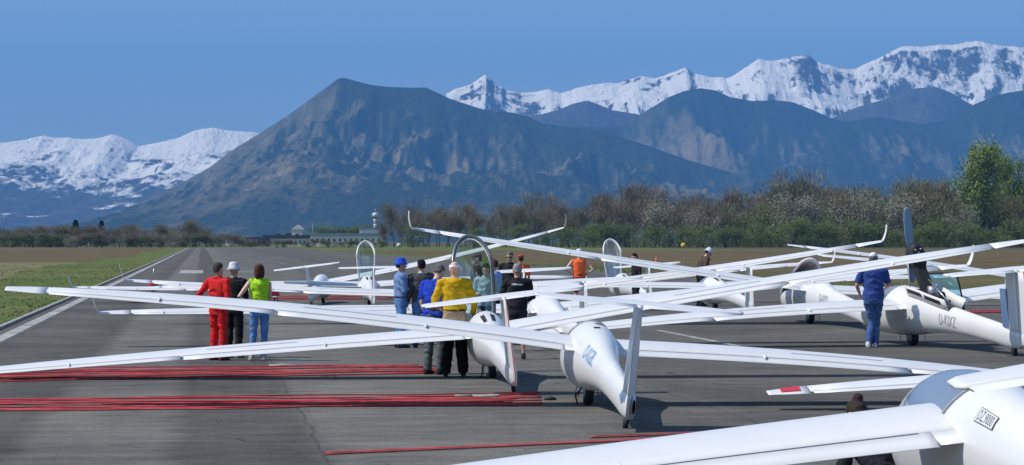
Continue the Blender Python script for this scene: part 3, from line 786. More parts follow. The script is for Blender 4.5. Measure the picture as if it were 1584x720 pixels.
INC = 7.5
def glider(g):
    s = g.get('s', 1.0); b = g['b']; bend = g['bend']
    root = empty(g.get('name', 'glider'), (g['x'], g['d'], .0), rot=(Euler((0, g['roll'], 0)).to_matrix().to_4x4()).to_euler())
    root.matrix_world = Matrix.Translation((g['x'], g['d'], 0)) @ Matrix.Rotation(g['yaw'], 4, 'Z') @ Matrix.Rotation(g['roll'], 4, 'Y')
    tag(root, g['label'], 'glider', 'white gliders parked in rows on the runway')
    fu = Fuse(s, g.get('back', .25), g.get('front', 1.85))
    opened = g.get('canopy') == 'open'
    covered = g.get('canopy') == 'cover'
    N = 36; ths = [2 * math.pi * k / N - math.pi for k in range(N + 1)]
    # stations
    nA, nB, nC = 7, 14, 30
    rows = []
    for i in range(nA + 1): rows.append([fu.yf(t) + (2.27 - fu.yf(t)) * (1 - i / nA) ** 1.3 for t in ths])
    for i in range(1, nB + 1): rows.append([fu.yf(t) + (fu.yr(t) - fu.yf(t)) * i / nB for t in ths])
    for i in range(1, nC + 1): rows.append([fu.yr(t) + (-4.78 - fu.yr(t)) * i / nC for t in ths])
    fb = MB(); V = [fu.at(y, t) for r_ in rows for y, t in zip(r_, ths)]; F = []; CF = []
    W = N + 1; k0, k1 = 10, 26      # +-80 degrees
    for i in range(len(rows) - 1):
        for k in range(N):
            f = (i * W + k, i * W + k + 1, (i + 1) * W + k + 1, (i + 1) * W + k)
            (CF if (nA <= i < nA + nB and k0 <= k < k1) else F).append(f)
    fb.add(V, F); me = fb.mesh()
    bm = bmesh.new(); bm.from_mesh(me); bmesh.ops.remove_doubles(bm, verts=bm.verts, dist=.0008)
    bmesh.ops.recalc_face_normals(bm, faces=bm.faces); bm.to_mesh(me); bm.free()
    link('fuselage', me, GEL, root)
    # canopy
    cb = MB(); ids = sorted({v for f in CF for v in f}); mp = {v: i for i, v in enumerate(ids)}
    CV = [V[i] * 1.0 for i in ids]
    if g.get('canopy') == 'open':
        hinge = Vector((0, g.get('front', 1.85) * s, .66 * s)); M = Matrix.Translation(hinge) @ Matrix.Rotation(-R(g.get('open', 88)), 4, 'X') @ Matrix.Translation(-hinge) @ Matrix.Rotation(0, 4, 'X')
        CV = [M @ v for v in CV]
    else: M = Matrix.Identity(4)
    cm_ = g.get('cglass', CLEAR) if opened else (g['cover'] if covered else CANOPY)
    can = pydata('canopy', CV, [tuple(mp[v] for v in f) for f in CF], cm_, root)
    # frame round the canopy edge
    edge = []
    for k in range(k0, k1 + 1): edge.append(fu.at(fu.yf(ths[k]), ths[k], .006))
    for i in range(1, nB): edge.append(fu.at(rows[nA + i][k1], ths[k1], .006))
    for k in range(k1, k0 - 1, -1): edge.append(fu.at(fu.yr(ths[k]), ths[k], .006))
    for i in range(nB - 1, 0, -1): edge.append(fu.at(rows[nA + i][k0], ths[k0], .006))
    edge.append(edge[0])
    if opened:
        MB().tube([M @ e for e in edge], .032 * s, 8).build('canopy_frame', g.get('frame', GEL), can)
        MB().tube([M @ (Vector((0, .98 * s, .74 * s)) + (e - Vector((0, .98 * s, .74 * s))) * .93) for e in edge], .012 * s, 6).build('canopy_seal', GEL2, can)
    elif not covered:
        MB().tube(edge, .009 * s, 5).build('canopy_frame', GREYP, can)
    # cockpit
    tub = []
    for i in range(nA, nA + nB + 1):
        tub.append([fu.at(rows[i][k % N], ths[k % N], -.025) for k in list(range(k1, N)) + list(range(0, k0 + 1))])
    MB().rings(tub, False, False).build('cockpit_tub', DARK, root)
    st = MB(); y0 = fu.back + .5
    st.rings([[(-.2 * s, y * s, z * s), (.2 * s, y * s, z * s), (.2 * s, (y + .06) * s, (z - .06) * s), (-.2 * s, (y + .06) * s, (z - .06) * s)]
              for y, z in ((y0 - .22, .93), (y0 - .05, .72), (y0 + .12, .48), (y0 + .3, .38), (y0 + .55, .42))])
    st.build('seat', fabric('seat_cloth', (.10, .10, .11)), root)
    MB().box((0, (y0 - .26) * s, .96 * s), (.2 * s, .06 * s, .14 * s)).build('headrest', BLACK, root)
    MB().rings([[(-.16 * s, y * s, .55 * s), (.16 * s, y * s, .55 * s), (.13 * s, y * s, h * s), (-.13 * s, y * s, h * s)] for y, h in ((1.36, .80), (1.52, .76))]).build('instrument_panel', BLACK, root)
    # wings
    zr = g.get('zroot', .76) * s
    def zt(t): return zr + t * math.tan(R(3)) + bend * t * t
    def chord(t):
        f = t / b
        c = float(np.interp(f, [0, .5, .82, .96, 1.0], [.93, .80, .58, .38, .24])) * s
        return c
    def le(t):
        f = t / b
        return (.40 * s) - float(np.interp(f, [0, .5, .82, .96, 1.0], [0, .015, .07, .15, .24])) * s
    def section(t, side, loop, fill=0.0):
        c = chord(t); y0_ = le(t)
        extra = 0 * s * max(0, 1 - max(0, t - .12 * s) / (.33 * s)) ** 2
        inc = R(INC)
        r_ = []
        for x, z in loop:
            X = x * c + extra * x ** 3; Z = z * c - extra * x ** 3 * .12
            r_.append((side * t, y0_ - X * math.cos(inc) + Z * math.sin(inc), zt(t) + Z * math.cos(inc) + (c * .35 - X) * math.sin(inc) * 1.0))
        return r_
    cut = .80
    tip_cut = .93 * b
    ts = [.10 * s, .30 * s, .46 * s, .60 * s, .8 * s] + [b * f for f in (.18, .26, .34, .42, .5, .58, .66, .74, .80, .86, .93)]
    ts = sorted(t for t in ts)
    for side in (-1, 1):
        lp = foil(11, cut); full = foil(11, .999)
        w = MB()
        w.rings([section(t, side, lp) for t in ts])
        wing = w.build('wing', GEL, root)
        # root fillet piece and tip piece run to the trailing edge
        MB().rings([section(t, side, wedge(cut)) for t in (.10 * s, .26 * s, .40 * s)]).build('wing_root_edge', GEL, wing)
        MB().rings([section(t, side, full) for t in (.932 * b, .95 * b, .97 * b, .985 * b, .995 * b, b)]).build('wing_tip', GEL, wing)
        # flap and aileron
        fd = R(g.get('flap', 3)); ad = R(g.get('ail', 0)) * side
        mid = [t for t in ts if .41 * s < t < .54 * b]
        MB().rings([section(t, side, wedge(cut, defl=fd)) for t in [.405 * s] + mid + [.54 * b]]).build('flap', GEL2, wing)
        mid = [t for t in ts if .55 * b < t < .92 * b]
        MB().rings([section(t, side, wedge(cut, defl=ad)) for t in [.546 * b] + mid + [.925 * b]]).build('aileron', GEL2, wing)
        # airbrake slot, seam tape, actuator fairings
        def on_top(t, x):
            c = chord(t); z = .075 * c if x < .6 else .05 * c
            th = .14
            yt_ = 5 * th * (.2969 * math.sqrt(x) - .126 * x - .3516 * x * x + .2843 * x**3 - .1036 * x**4) + .025 * 4 * x * (1 - x)
            return Vector((side * t, le(t) - x * c, zt(t) + yt_ * c + (c * .35 - x * c) * math.sin(R(INC)) + .004))
        sl = MB(); n_ = 6
        for x0_, x1_ in ((.50, .535),):
            pr = [[on_top(.34 * b + (.16 * b) * i / n_, x0_), on_top(.34 * b + (.16 * b) * i / n_, x1_)] for i in range(n_ + 1)]
            sl.rings(pr, False, False)
        sl.build('airbrake_slot', SEAM, wing)
        sm = MB(); sm.rings([[on_top(t, .795), on_top(t, .812)] for t in ([.48 * s] + [x_ for x_ in ts if .5 * s < x_ < .92 * b] + [.925 * b])], False, False)
        sm.build('hinge_tape', SEAM, wing)
        for tt in (.29 * b, .74 * b) if b < 9 else (.25 * b, .62 * b, .86 * b):
            c = chord(tt); p = on_top(tt, .80); f_ = MB()
            f_.rings([[(p.x + .016 * s * q * math.cos(a), p.y + .10 * s * (1 - 2 * u), p.z - .02 + (.055 * s * q) * math.sin(a) * 1.0) for a in [math.pi * j / 7 for j in range(8)]]
                      for u, q in ((0, .05), (.15, .6), (.4, 1), (.7, .85), (1, .1))], False, False)
            f_.build('actuator_fairing', GEL, wing)
        if g.get('winglet', True):
            c = chord(b); base = Vector((side * b, le(b) - c * .5, zt(b)))
            wl = []; H_ = g.get('wh', .42)
            for i, f in enumerate((0, .12, .3, .6, .85, 1.0)):
                cc = c * (1.05 - .55 * f); off = side * (H_ * .28 * f + .03 * math.sin(f * math.pi)); zz = H_ * f ** 1.15
                y_ = le(b) - .02 - .16 * f
                wl.append([(side * b + off + side * (-zq) * cc * 1.0, y_ - x * cc, zt(b) + zz) for x, zq in foil(6, .999, .10, 0)])
            MB().rings(wl).build('winglet', g.get('wlmat', GEL), wing)
        if g.get('redtip') and side == -1:
            rt = MB(); rt.rings([[on_top(t, x) + Vector((0, 0, .004)) for x in (.15, .3, .5, .7, .79)] for t in (.945 * b, .955 * b, .97 * b, .978 * b)], False, False)
            rt.build('red_tip_patch', REDP, wing)
    # fin, rudder, tailplane, elevators
    def fsec(z, lo, hi, x0_=0.0, defl=0.0):
        y_le = float(np.interp(z, [.30, 1.42], [-3.82, -4.12])); y_te = float(np.interp(z, [.1, 1.42], [-4.92, -4.80]))
        c = y_le - y_te
        pts = []
        def yt(x): return 5 * .11 * (.2969 * math.sqrt(max(x, 0)) - .126 * x - .3516 * x * x + .2843 * x**3 - .1036 * x**4)
        xs = [lo + (hi - lo) * i / 7 for i in range(8)]
        lp = [(x, yt(x)) for x in xs] + [(x, -yt(x)) for x in reversed(xs)]
        hy = y_le - lo * c
        for x, h_ in lp:
            X, Y = h_ * c, (y_le - x * c) - hy
            if defl: X, Y = X * math.cos(defl) - Y * math.sin(defl), X * math.sin(defl) + Y * math.cos(defl)
            pts.append((X * s, (Y + hy) * s, z * s))
        return pts
    FL = g.get('ftop', 1.40)
    fin = MB().rings([fsec(z, 0.001, .63) for z in (.30, .5, .8, 1.1, 1.3, FL)]).build('fin', GEL, root)
    rud = MB().rings([fsec(z, .64, 1.0, defl=R(g.get('rud', 0))) for z in (.14, .3, .6, .9, 1.2, FL - .03)]).build('rudder', g.get('rudmat', GEL2), root)
    if g.get('rudedge'):
        MB().rings([fsec(z, .955, 1.012, defl=0) for z in (.14, .5, .9, FL - .03)]).build('red_rudder_edge', REDP, rud)
    T = 1.18; zt_ = FL + .02
    def tsec(t, lo, hi):
        f = abs(t) / T; y_le = -4.12 - .10 * f; c = .50 - .18 * f
        if f > .97: c *= .6; y_le -= .06
        def yt(x): return 5 * .10 * (.2969 * math.sqrt(max(x, 0)) - .126 * x - .3516 * x * x + .2843 * x**3 - .1036 * x**4)
        xs = [lo + (hi - lo) * i / 6 for i in range(7)]
        return [(t * s, (y_le - x * c) * s, (zt_ + h_ * c + (.25 - x) * c * .13) * s) for x, h_ in [(x, yt(x)) for x in xs] + [(x, -yt(x)) for x in reversed(xs)]]
    MB().rings([tsec(t, .001, .70) for t in (-T, -T * .96, -.8, -.4, 0, .4, .8, T * .96, T)]).build('tailplane', GEL, root)
    for a, c_ in ((-T * .96, -.03), (.03, T * .96)):
        MB().rings([tsec(a + (c_ - a) * i / 4, .71, 1.0) for i in range(5)]).build('elevator', GEL2, root)
    # wheels
    wr = .17 * s
    wh = MB().lathe([(wr * .55, -.055 * s), (wr * .9, -.055 * s), (wr, -.03 * s), (wr, .03 * s), (wr * .9, .055 * s), (wr * .55, .055 * s)], (0, 0, wr), 'x', 24).build('main_wheel', BLACK, root)
    MB().lathe([(.02, -.06 * s), (wr * .55, -.058 * s), (wr * .55, .058 * s), (.02, .06 * s)], (0, 0, wr), 'x', 16).build('wheel_hub', GREYP, wh)
    for q in (-1, 1):
        MB().rings([[(q * .12 * s, .26 * s, .27 * s), (q * .13 * s, .26 * s, .27 * s)], [(q * .15 * s, .20 * s, .10 * s), (q * .16 * s, .20 * s, .10 * s)], [(q * .15 * s, -.20 * s, .10 * s), (q * .16 * s, -.20 * s, .10 * s)], [(q * .12 * s, -.26 * s, .27 * s), (q * .13 * s, -.26 * s, .27 * s)]], True, False).build('wheel_door', g.get('doormat', DARK), root, False)  # doors coloured dark to stand in for shade round the wheel
    MB().lathe([(.02, -.03 * s), (.075 * s, -.025 * s), (.075 * s, .025 * s), (.02, .03 * s)], (0, -4.2 * s, .076 * s), 'x', 16).build('tail_wheel', BLACK, root)
    # patches lying on the skin
    def patch(name, y0_, y1_, t0, t1, m, off=.004, n1=6, n2=4, parent=root):
        return MB().rings([[fu.at(y0_ + (y1_ - y0_) * i / n1, R(t0 + (t1 - t0) * j / n2), off) for j in range(n2 + 1)] for i in range(n1 + 1)], False, False).build(name, m, parent)
    if g.get('intakes'):
        for q in (-1, 1):
            patch('intake', -.85, -.32, q * 8, q * 21, BLACK, .006)
    if g.get('slots'):
        patch('vent_slot', -.20, -.12, -3, 16, BLACK, .006); patch('vent_slot', -.52, -.44, -12, 3, BLACK, .006)
    if g.get('reg'):
        txt, y_, hgt, m, th0, wdt = g['reg']
        cu = bpy.data.curves.new('reg', 'FONT'); cu.body = txt; cu.size = 1.0
        if g.get('shear'): cu.shear = g['shear']
        tmp = bpy.data.objects.new('tmp', cu); col.objects.link(tmp); cu.resolution_u = 3
        dg = bpy.context.evaluated_depsgraph_get(); me = bpy.data.meshes.new_from_object(tmp.evaluated_get(dg))
        bpy.data.objects.remove(tmp)
        xs = [v.co.x for v in me.vertices]; zs = [v.co.y for v in me.vertices]; x0_, x1_ = min(xs), max(xs); z0_, z1_ = min(zs), max(zs)
        bm = bmesh.new(); bm.from_mesh(me); bmesh.ops.subdivide_edges(bm, edges=[e for e in bm.edges if e.calc_length() > .15], cuts=2, use_grid_fill=False); bmesh.ops.triangulate(bm, faces=bm.faces); bm.to_mesh(me); bm.free()
        for v in me.vertices:
            u = (v.co.x - x0_) / (x1_ - x0_); w_ = (v.co.y - z0_) / (z1_ - z0_)
            y = y_ - u * wdt       # read from the left side of the glider: nose to tail
            r_ = (cr(FUS, y)[1] - cr(FUS, y)[2]) / 2
            th = R(th0) + (w_ - .5) * hgt / max(r_, .1)
            v.co = fu.at(y, th, .007)
        me.update(); link('registration', me, m, root, False)
    if g.get('plate'):
        patch('number_plate_border', -.59, -.87, -48, -32, g['plate'], .0045)
        patch('number_plate_field', -.60, -.86, -47, -33, GEL, .006)
    return root, fu, M

RT = R
LETTER = mat('dark_lettering', (.13, .13, .14), .4); BLUEL = mat('pale_blue_lettering', (.24, .42, .66), .4)
GREYL = mat('grey_lettering', (.42, .42, .42), .4); DGREY = mat('dark_grey_frame', (.10, .105, .11), .25, spec=.8)
GREEN_C = mat('green_cover', (.20, .42, .12), .7, var=.2); PINKC = mat('pale_canopy_cover', (.78, .70, .72), .8, var=.25, vscale=6, bump=.6, bscale=8)
GL = dict(
 B=dict(x=.97, d=33.2, yaw=RT(4.1), roll=RT(5.4), b=7.5, bend=-.0062, s=1.0, rud=-14, winglet=False, slots=True, reg=('D-KGBL', -1.05, .20, BLUEL, -62, .62), shear=.3,
        label='white glider in the centre foreground with deflected rudder, seen from behind its T-tail'),
 C=dict(x=-.29, d=39.8, yaw=RT(4.5), roll=RT(-6.9), b=8.6, bend=-.0012, s=.96, canopy='open', open=84, frame=DGREY, intakes=True, rudedge=True,
        label='white glider with tall open canopy hoop and red rudder edge, by the man in yellow'),
 K=dict(x=8.1, d=52.2, yaw=RT(14), roll=RT(-4.8), b=7.9, bend=-.005, s=1.13, rudedge=True, winglet=False, reg=('D-KIXZ', -1.65, .17, GREYL, -86, .62), name='motor_glider',
        label='white motor glider at right with its propeller mast raised and engine doors open'),
 D=dict(x=7.6, d=66.0, yaw=RT(9), roll=RT(5.2), b=10.4, bend=.0005, s=1.18, intakes=True, canopy='open', open=12, cglass=PINKC, frame=PINKC, reg=('D-KIYY', -1.3, .15, GREYL, -85, .5),
        label='long-winged white glider with pale cloth over its canopy, behind the man in the navy shirt'),
 E=dict(x=.73, d=52.8, yaw=RT(9.0), roll=RT(-2.9), b=9.0, bend=-.0008, s=.97,
        label='white glider whose body shows directly behind the canopy of the centre foreground glider'),
 H=dict(x=-6.42, d=88.1, yaw=RT(-1.4), roll=RT(-6.9), b=8.44, bend=.0061, s=.92,
        label='farthest left white glider, its right wing curving up steeply against the brown wood'),
 I=dict(x=-4.67, d=84.5, yaw=RT(5.5), roll=RT(-1.3), b=7.2, bend=-.006, s=.92, canopy='open', open=84, intakes=True, winglet=False,
        label='far white glider with open white-framed canopy hoop left of the blue bucket hat'),
 J=dict(x=3.88, d=88.5, yaw=RT(8.7), roll=RT(-4.3), b=7.37, bend=-.005, s=.95, canopy='open', open=84, intakes=True, cglass=WHITE_REFL, frame=GEL,
        label='far white glider with open canopy hoop standing left of the orange cone'),
 L=dict(x=6.23, d=79.3, yaw=RT(9.1), roll=RT(-1.2), b=7.5, bend=-.005, s=.97, winglet=False, intakes=True,
        label='white glider in the row below the man in brown, tail fin square to the camera'),
 N=dict(x=-.02, d=66.2, yaw=RT(4.6), roll=RT(-2.9), b=9.73, bend=.0037, s=1.0,
        label='white glider behind the people, its long right wing ending in the tallest winglet'),
 A=dict(x=3.30, d=17.2, yaw=RT(4.1), roll=RT(-9.2), b=10.0, bend=-.003, s=1.155, zroot=.82, ftop=1.43, back=-.28, winglet=False, plate=LETTER, reg=('DZ.9000', -.62, .075, LETTER, -40, .22),
        label='large white glider in the bottom right corner with closed tinted canopy and small number plate'),
 F=dict(x=10.75, d=32.3, yaw=RT(1), roll=RT(-6.4), b=7.5, bend=-.001, s=.95, winglet=False, redtip=True,
        label='white glider mostly off the right edge, only its red-patched wing tip reaching in'),
 P=dict(x=17.6, d=85.0, yaw=RT(8), roll=RT(6.5), b=8.9, bend=-.003, s=1.0, winglet=False,
        label='white glider beyond the right edge, only its raised left wing visible near the propeller'),
)
G = {k: glider(v) for k, v in GL.items()}

# extra pieces on single gliders
rB, fB, _ = G['B']
MB().ball((0, 0, 0), (.004, .05, .06), 12, 8).build('round_logo', BLUEL, rB).location = (-.082, -4.05, .33)
MB().tube([(-.10, -.15, .24), (-.2, -.3, .12), (-.16, -.32, .02)], .012, 6).build('tow_hook_lever', BLACK, rB)
rC = G['C'][0]
MB().tube([(-.12, .10, .24), (-.16, .02, .08), (-.2, .04, .0)], .012, 6).build('tow_hook_lever', BLACK, rC)
# motor glider: mast, propeller, bay, doors
rK, fK, _ = G['K']; s = 1.13
bay = MB().rings([[fK.at(y, R(a), .006) for a in range(-42, 43, 12)] for y in np.linspace(-1.95, -.42, 10)], False, False).build('engine_bay', DARK, rK)
def kpt(x, y, z): return ((x - .13 * max(0, z - .8)) * s, y * s, z * s)
MB().rings([[kpt(-.09, y - .1, z), kpt(.09, y - .1, z), kpt(.09, y + .12, z), kpt(-.09, y + .12, z)] for y, z in ((-1.05, .80), (-.9, 1.10), (-.75, 1.38), (-.68, 1.60))]).build('engine_mast', BLACK, rK, False)
hub = MB().rings([[kpt(.14 * math.sin(a) * q, -.66 - w_, 1.60 + .235 * math.cos(a) * q) for a in [2 * math.pi * k / 16 for k in range(16)]] for w_, q in ((-.12, .8), (-.1, 1), (.16, 1), (.18, .8))]).build('belt_housing', BLACK, rK)
for bx, bz in ((-.05, .07), (.05, .08), (-.04, -.04), (.045, -.02), (0, .02)):
    MB().lathe([(.022, 0), (.022, .02)], kpt(bx, -.865, 1.66 + bz), 'y', 10).build('bolt', PAINT if False else STEEL, hub)
prop = empty('propeller', kpt(0, -.46, 1.66)); prop.parent = rK
for sgn in (1, -1):
    pb = MB(); rr = []
    for f in (0, .06, .15, .3, .5, .7, .88, .96, 1.0):
        wd = float(np.interp(f, [0, .06, .15, .35, .6, .85, .96, 1], [.04, .05, .085, .115, .105, .085, .06, .02])); tw = R(34 - 28 * f)
        rr.append([((wd * math.cos(a) * math.cos(tw) - .012 * math.sin(a) * math.sin(tw)) * (1), (wd * math.cos(a) * math.sin(tw) * .6 + .012 * math.sin(a)), sgn * (.05 + f * .88) * (1 if sgn > 0 else .62)) for a in [2 * math.pi * k / 12 for k in range(12)]])
    pb.rings(rr).build('blade', PROP, prop)
MB().lathe([(.06, -.04), (.075, 0), (.06, .04)], (0, 0, 0), 'y', 14).build('hub', STEEL, prop)
MB().tube([kpt(-.16, -.5, .98), kpt(-.13, -.62, 1.60)], .014, 6).build('mast_strut', GEL, rK)
MB().tube([kpt(.02, -1.7, .80), kpt(.04, -.95, 1.20)], .016, 6).build('mast_strut', STEEL, rK)
for y_, z_, r_ in ((-.75, .98, .11), (-1.05, .98, .13), (-1.35, .90, .10)):
    MB().lathe([(r_ * .3, -.1), (r_, -.08), (r_, .08), (r_ * .3, .1)], kpt(.02, y_, z_), 'x', 14).build('engine_part', STEEL if y_ == -1.05 else BLACK, rK)
for side in (-1, 1):
    dm = MB(); o_ = .03
    tilt = R(18) if side < 0 else R(32)
    rows_ = []
    for y in np.linspace(-1.95, -.45, 8):
        p = fK.at(y, side * R(42), .01); h_ = .20 * s
        top = p + Vector((side * math.sin(tilt) * h_, 0, math.cos(tilt) * h_))
        rows_.append([p, p + Vector((side * .012, 0, 0)), top + Vector((side * .012, 0, 0)), top])
    dr = dm.rings(rows_).build('engine_door', GEL, rK)
    if side < 0:
        for a, b_ in ((-1.05, -.52), (-1.75, -1.15)):
            q_ = []
            for y in np.linspace(a, b_, 5):
                p = fK.at(y, side * R(42), .01)
                q_.append([p + Vector((side * (math.sin(tilt) * h_ * f) - .02, 0, math.cos(tilt) * h_ * f)) for f in (.35, .75)])
            MB().rings(q_, False, False).build('door_slot', BLACK, dr, False)
# blue reflection painted as a patch on the motor glider's fin
MB().rings([[( -.055 * s * q - .004, y * s, z * s) for y, q in ((-3.92, .75), (-4.05, .98), (-4.2, 1.0))] for z in np.linspace(.45, 1.1, 5)], False, False).build('blue_fin_reflection', mat('painted_blue_reflection', (.12, .20, .36), .25), rK)
# tinted canopy taken off and propped on the right wing root
tc_ = MB(); rr = []
for i in range(9):
    f = i / 8; rr.append([(.36 * math.sin(a), (f - .5) * .9, .30 * math.cos(a) * math.sin(math.pi * (.08 + .84 * f))) for a in [R(-85 + 17 * k) for k in range(11)]])
tc_.rings(rr, False, False); tco = tc_.build('canopy', BLUEG)
def Kw(v): return rK.matrix_world @ Vector(v)
root_c = empty('loose_canopy', Kw((.62, -.25, 1.02)), rot=(R(-52), R(0), R(-25)))
tco.parent = root_c
MB().tube([(.36 * math.sin(R(a)), -.45 * math.cos(0), .30 * math.cos(R(a)) * .25) for a in range(-85, 86, 17)], .02, 6).build('canopy_rim', BLACK, root_c)
MB().tube([(-.36, -.45, .02), (-.37, 0, .02), (-.36, .45, .02)], .018, 6).build('canopy_rim', BLACK, root_c)
MB().tube([(.36, -.45, .02), (.37, 0, .02), (.36, .45, .02)], .018, 6).build('canopy_rim', BLACK, root_c)
MB().tube([(.36 * math.sin(R(a)), .45, .30 * math.cos(R(a)) * .25) for a in range(-85, 86, 17)], .02, 6).build('canopy_rim', BLACK, root_c)
tag(root_c, 'blue tinted canopy propped on the motor glider wing behind the propeller mast', 'canopy')
# ------------------------------------------------------------------ people
def remeshed(name, mb, voxel, m, parent, wrinkle=0.0, wz=14., smooth=2):
    me = mb.mesh(); o = bpy.data.objects.new('tmp', me); col.objects.link(o)
    bm = bmesh.new(); bm.from_mesh(me); bmesh.ops.recalc_face_normals(bm, faces=bm.faces); bm.to_mesh(me); bm.free()
    md = o.modifiers.new('r', 'REMESH'); md.mode = 'VOXEL'; md.voxel_size = voxel
    if smooth:
        ms = o.modifiers.new('s', 'SMOOTH'); ms.iterations = smooth; ms.factor = .5
    dg = bpy.context.evaluated_depsgraph_get()
    me2 = bpy.data.meshes.new_from_object(o.evaluated_get(dg))
    bpy.data.objects.remove(o)
    if wrinkle:
        n = len(me2.vertices); co = np.empty(n * 3); me2.vertices.foreach_get('co', co); co = co.reshape(-1, 3)
        no = np.empty(n * 3); me2.vertices.foreach_get('normal', no) if False else me2.vertex_normals.foreach_get('vector', no); no = no.reshape(-1, 3)
        sx = wrinkle_seed[0]; wrinkle_seed[0] += 3.7
        w = fbm(co[:, 0] * 7 + co[:, 2] * 5 + sx, co[:, 2] * wz + co[:, 1] * 6 + sx, 3, 3, True) - .55
        co += no * (w * wrinkle)[:, None]
        me2.vertices.foreach_set('co', co.ravel()); me2.update()
    return link(name, me2, m, parent)
wrinkle_seed = [0.0]
CL = {}
def cloth(name, c):
    if name not in CL: CL[name] = fabric(name, c)
    return CL[name]

def person(px, d, label, h=1.75, face=0., shirt=None, pants=None, shoes=None, hair=None, hat=None, armL=None, armR=None, legL=None, legR=None,
           lean=0., nod=0., turn=0., hipz=.92, sleeve='long', vox=.012, skin=None, glasses=False, extra=None, hood=False, shorts=False, collar=None, female=False, hemz=None, group=None, lower=None, gap=0, x=None):
    """metres for a 1.75 m person standing at (0,0) and facing +y"""
    skin = skin or SKIN
    k = h / 1.75
    root = empty('person', ((px - 792) * d / FPX if x is None else x, d, 0), R(face)); root.scale = (k, k, k)
    tag(root, label, 'person', group)
    dz = hipz - .92
    pel = Vector((0, 0, hipz))
    ML = Matrix.Translation(pel) @ Matrix.Rotation(-R(lean), 4, 'X') @ Matrix.Translation(-pel) @ Matrix.Translation((0, 0, dz))
    def U(v): return ML @ Vector(v)
    MH = ML @ Matrix.Translation((0, 0, 1.50)) @ Matrix.Rotation(-R(nod), 4, 'X') @ Matrix.Rotation(R(turn), 4, 'Z') @ Matrix.Translation((0, 0, -1.50))
    def Hd(v): return MH @ Vector(v)
    sw = .175 if female else .205
    arms = []
    for sgn, a in ((-1, armL), (1, armR)):
        sh = Vector((sgn * sw, 0, 1.42))
        el, wr_ = a if a else ((.045, -.03, 1.13), (.05, .05, .90))
        el = Vector((sgn * (sw + el[0]), el[1], el[2])); wr_ = Vector((sgn * (sw + wr_[0]), wr_[1], wr_[2]))
        arms.append((sgn, sh, el, wr_))
    legs = []
    for sgn, a in ((-1, legL), (1, legR)):
        kn, an = a if a else ((.10, .02, .50), (.115 + gap, -.02, .09))
        legs.append((sgn, Vector((sgn * .09, 0, hipz - .02)), Vector((sgn * kn[0], kn[1], kn[2])), Vector((sgn * an[0], an[1], an[2]))))
    def trans_stack(mb, rows, n=20, M=None):
        rings = [[(M or ML) @ Vector((rx * math.cos(2 * math.pi * q / n), y0 + ry * math.sin(2 * math.pi * q / n), z)) for q in range(n)] for z, rx, ry, y0 in rows]
        mb.rings(rings)
    # ---- body
    bd = MB(); wf = .9 if female else 1.06
    trans_stack(bd, [(.84, .12, .09, 0), (.92, .155 * wf, .105, 0), (1.04, .14 * wf, .10, 0), (1.2, .15 * wf, .11, 0), (1.34, .165 * wf, .11, 0), (1.42, .15 * wf, .09, 0), (1.47, .08, .065, 0), (1.49, .05, .05, 0)])
    bd.tube([U((0, -.01, 1.42)), U((0, 0, 1.50)), Hd((0, .015, 1.56))], [.062, .054, .052], 12)
    trans_stack(bd, [(1.515, .022, .03, .06), (1.53, .042, .055, .04), (1.56, .058, .075, .022), (1.60, .068, .088, .01), (1.64, .073, .096, .0), (1.68, .073, .097, -.004), (1.715, .062, .083, -.006), (1.738, .04, .055, -.006), (1.748, .012, .018, -.006)], 18, MH)
    bd.tube([Hd((0, .09, 1.652)), Hd((0, .108, 1.625)), Hd((0, .113, 1.610)), Hd((0, .095, 1.604))], [.008, .012, .015, .010], 8)
    bd.tube([Hd((-.02, .09, 1.573)), Hd((0, .098, 1.574)), Hd((.02, .09, 1.573))], [.006, .009, .006], 8)
    bd.tube([Hd((-.045, .078, 1.672)), Hd((0, .094, 1.670)), Hd((.045, .078, 1.672))], [.008, .010, .008], 8)
    for sgn in (-1, 1):
        bd.tube([Hd((sgn * .072, -.008, 1.60)), Hd((sgn * .082, -.012, 1.63)), Hd((sgn * .078, -.008, 1.66))], [.008, .013, .009], 8)
    for sgn, sh, el, wr_ in arms:
        a, b_, c = U(sh), U(el), U(wr_)
        bd.tube([U(sh * .9 + Vector((0, 0, .13))), a, a.lerp(b_, .5), b_, b_.lerp(c, .35), c], [.045, .05, .043, .036, .038, .024], 10)
        f = (c - b_).normalized(); sd_ = f.cross(Vector((0, 1, 0) if abs(f.y) < .8 else (0, 0, 1))).normalized(); up = sd_.cross(f)
        fw = Vector((0, 1, 0)); inw = Vector((-sgn, 0, 0))
        lat = (fw - f * fw.dot(f)); lat = lat.normalized() if lat.length > .2 else (inw - f * inw.dot(f)).normalized()
        cur = lat.cross(f) * (-sgn)
        if cur.dot(inw) < 0: cur = -cur
        for o_ in (-.022, 0, .022): bd.tube([c - f * .01, c + f * .045 + lat * o_, c + f * .09 + lat * o_ * 1.2], [.018, .019, .014], 8)
        for i_, (o_, ln) in enumerate(((.034, .068), (.012, .078), (-.012, .073), (-.034, .056))):
            p0 = c + f * .082 + lat * o_
            bd.tube([p0, p0 + f * ln * .5 + cur * .006, p0 + f * ln * .85 + cur * .024, p0 + f * ln * .95 + cur * .040], [.0100, .0095, .0088, .0070], 6)
        t0 = c + f * .028 + lat * .03
        bd.tube([t0, t0 + f * .028 + lat * .026 + cur * .01, t0 + f * .055 + lat * .032 + cur * .02], [.012, .011, .008], 6)
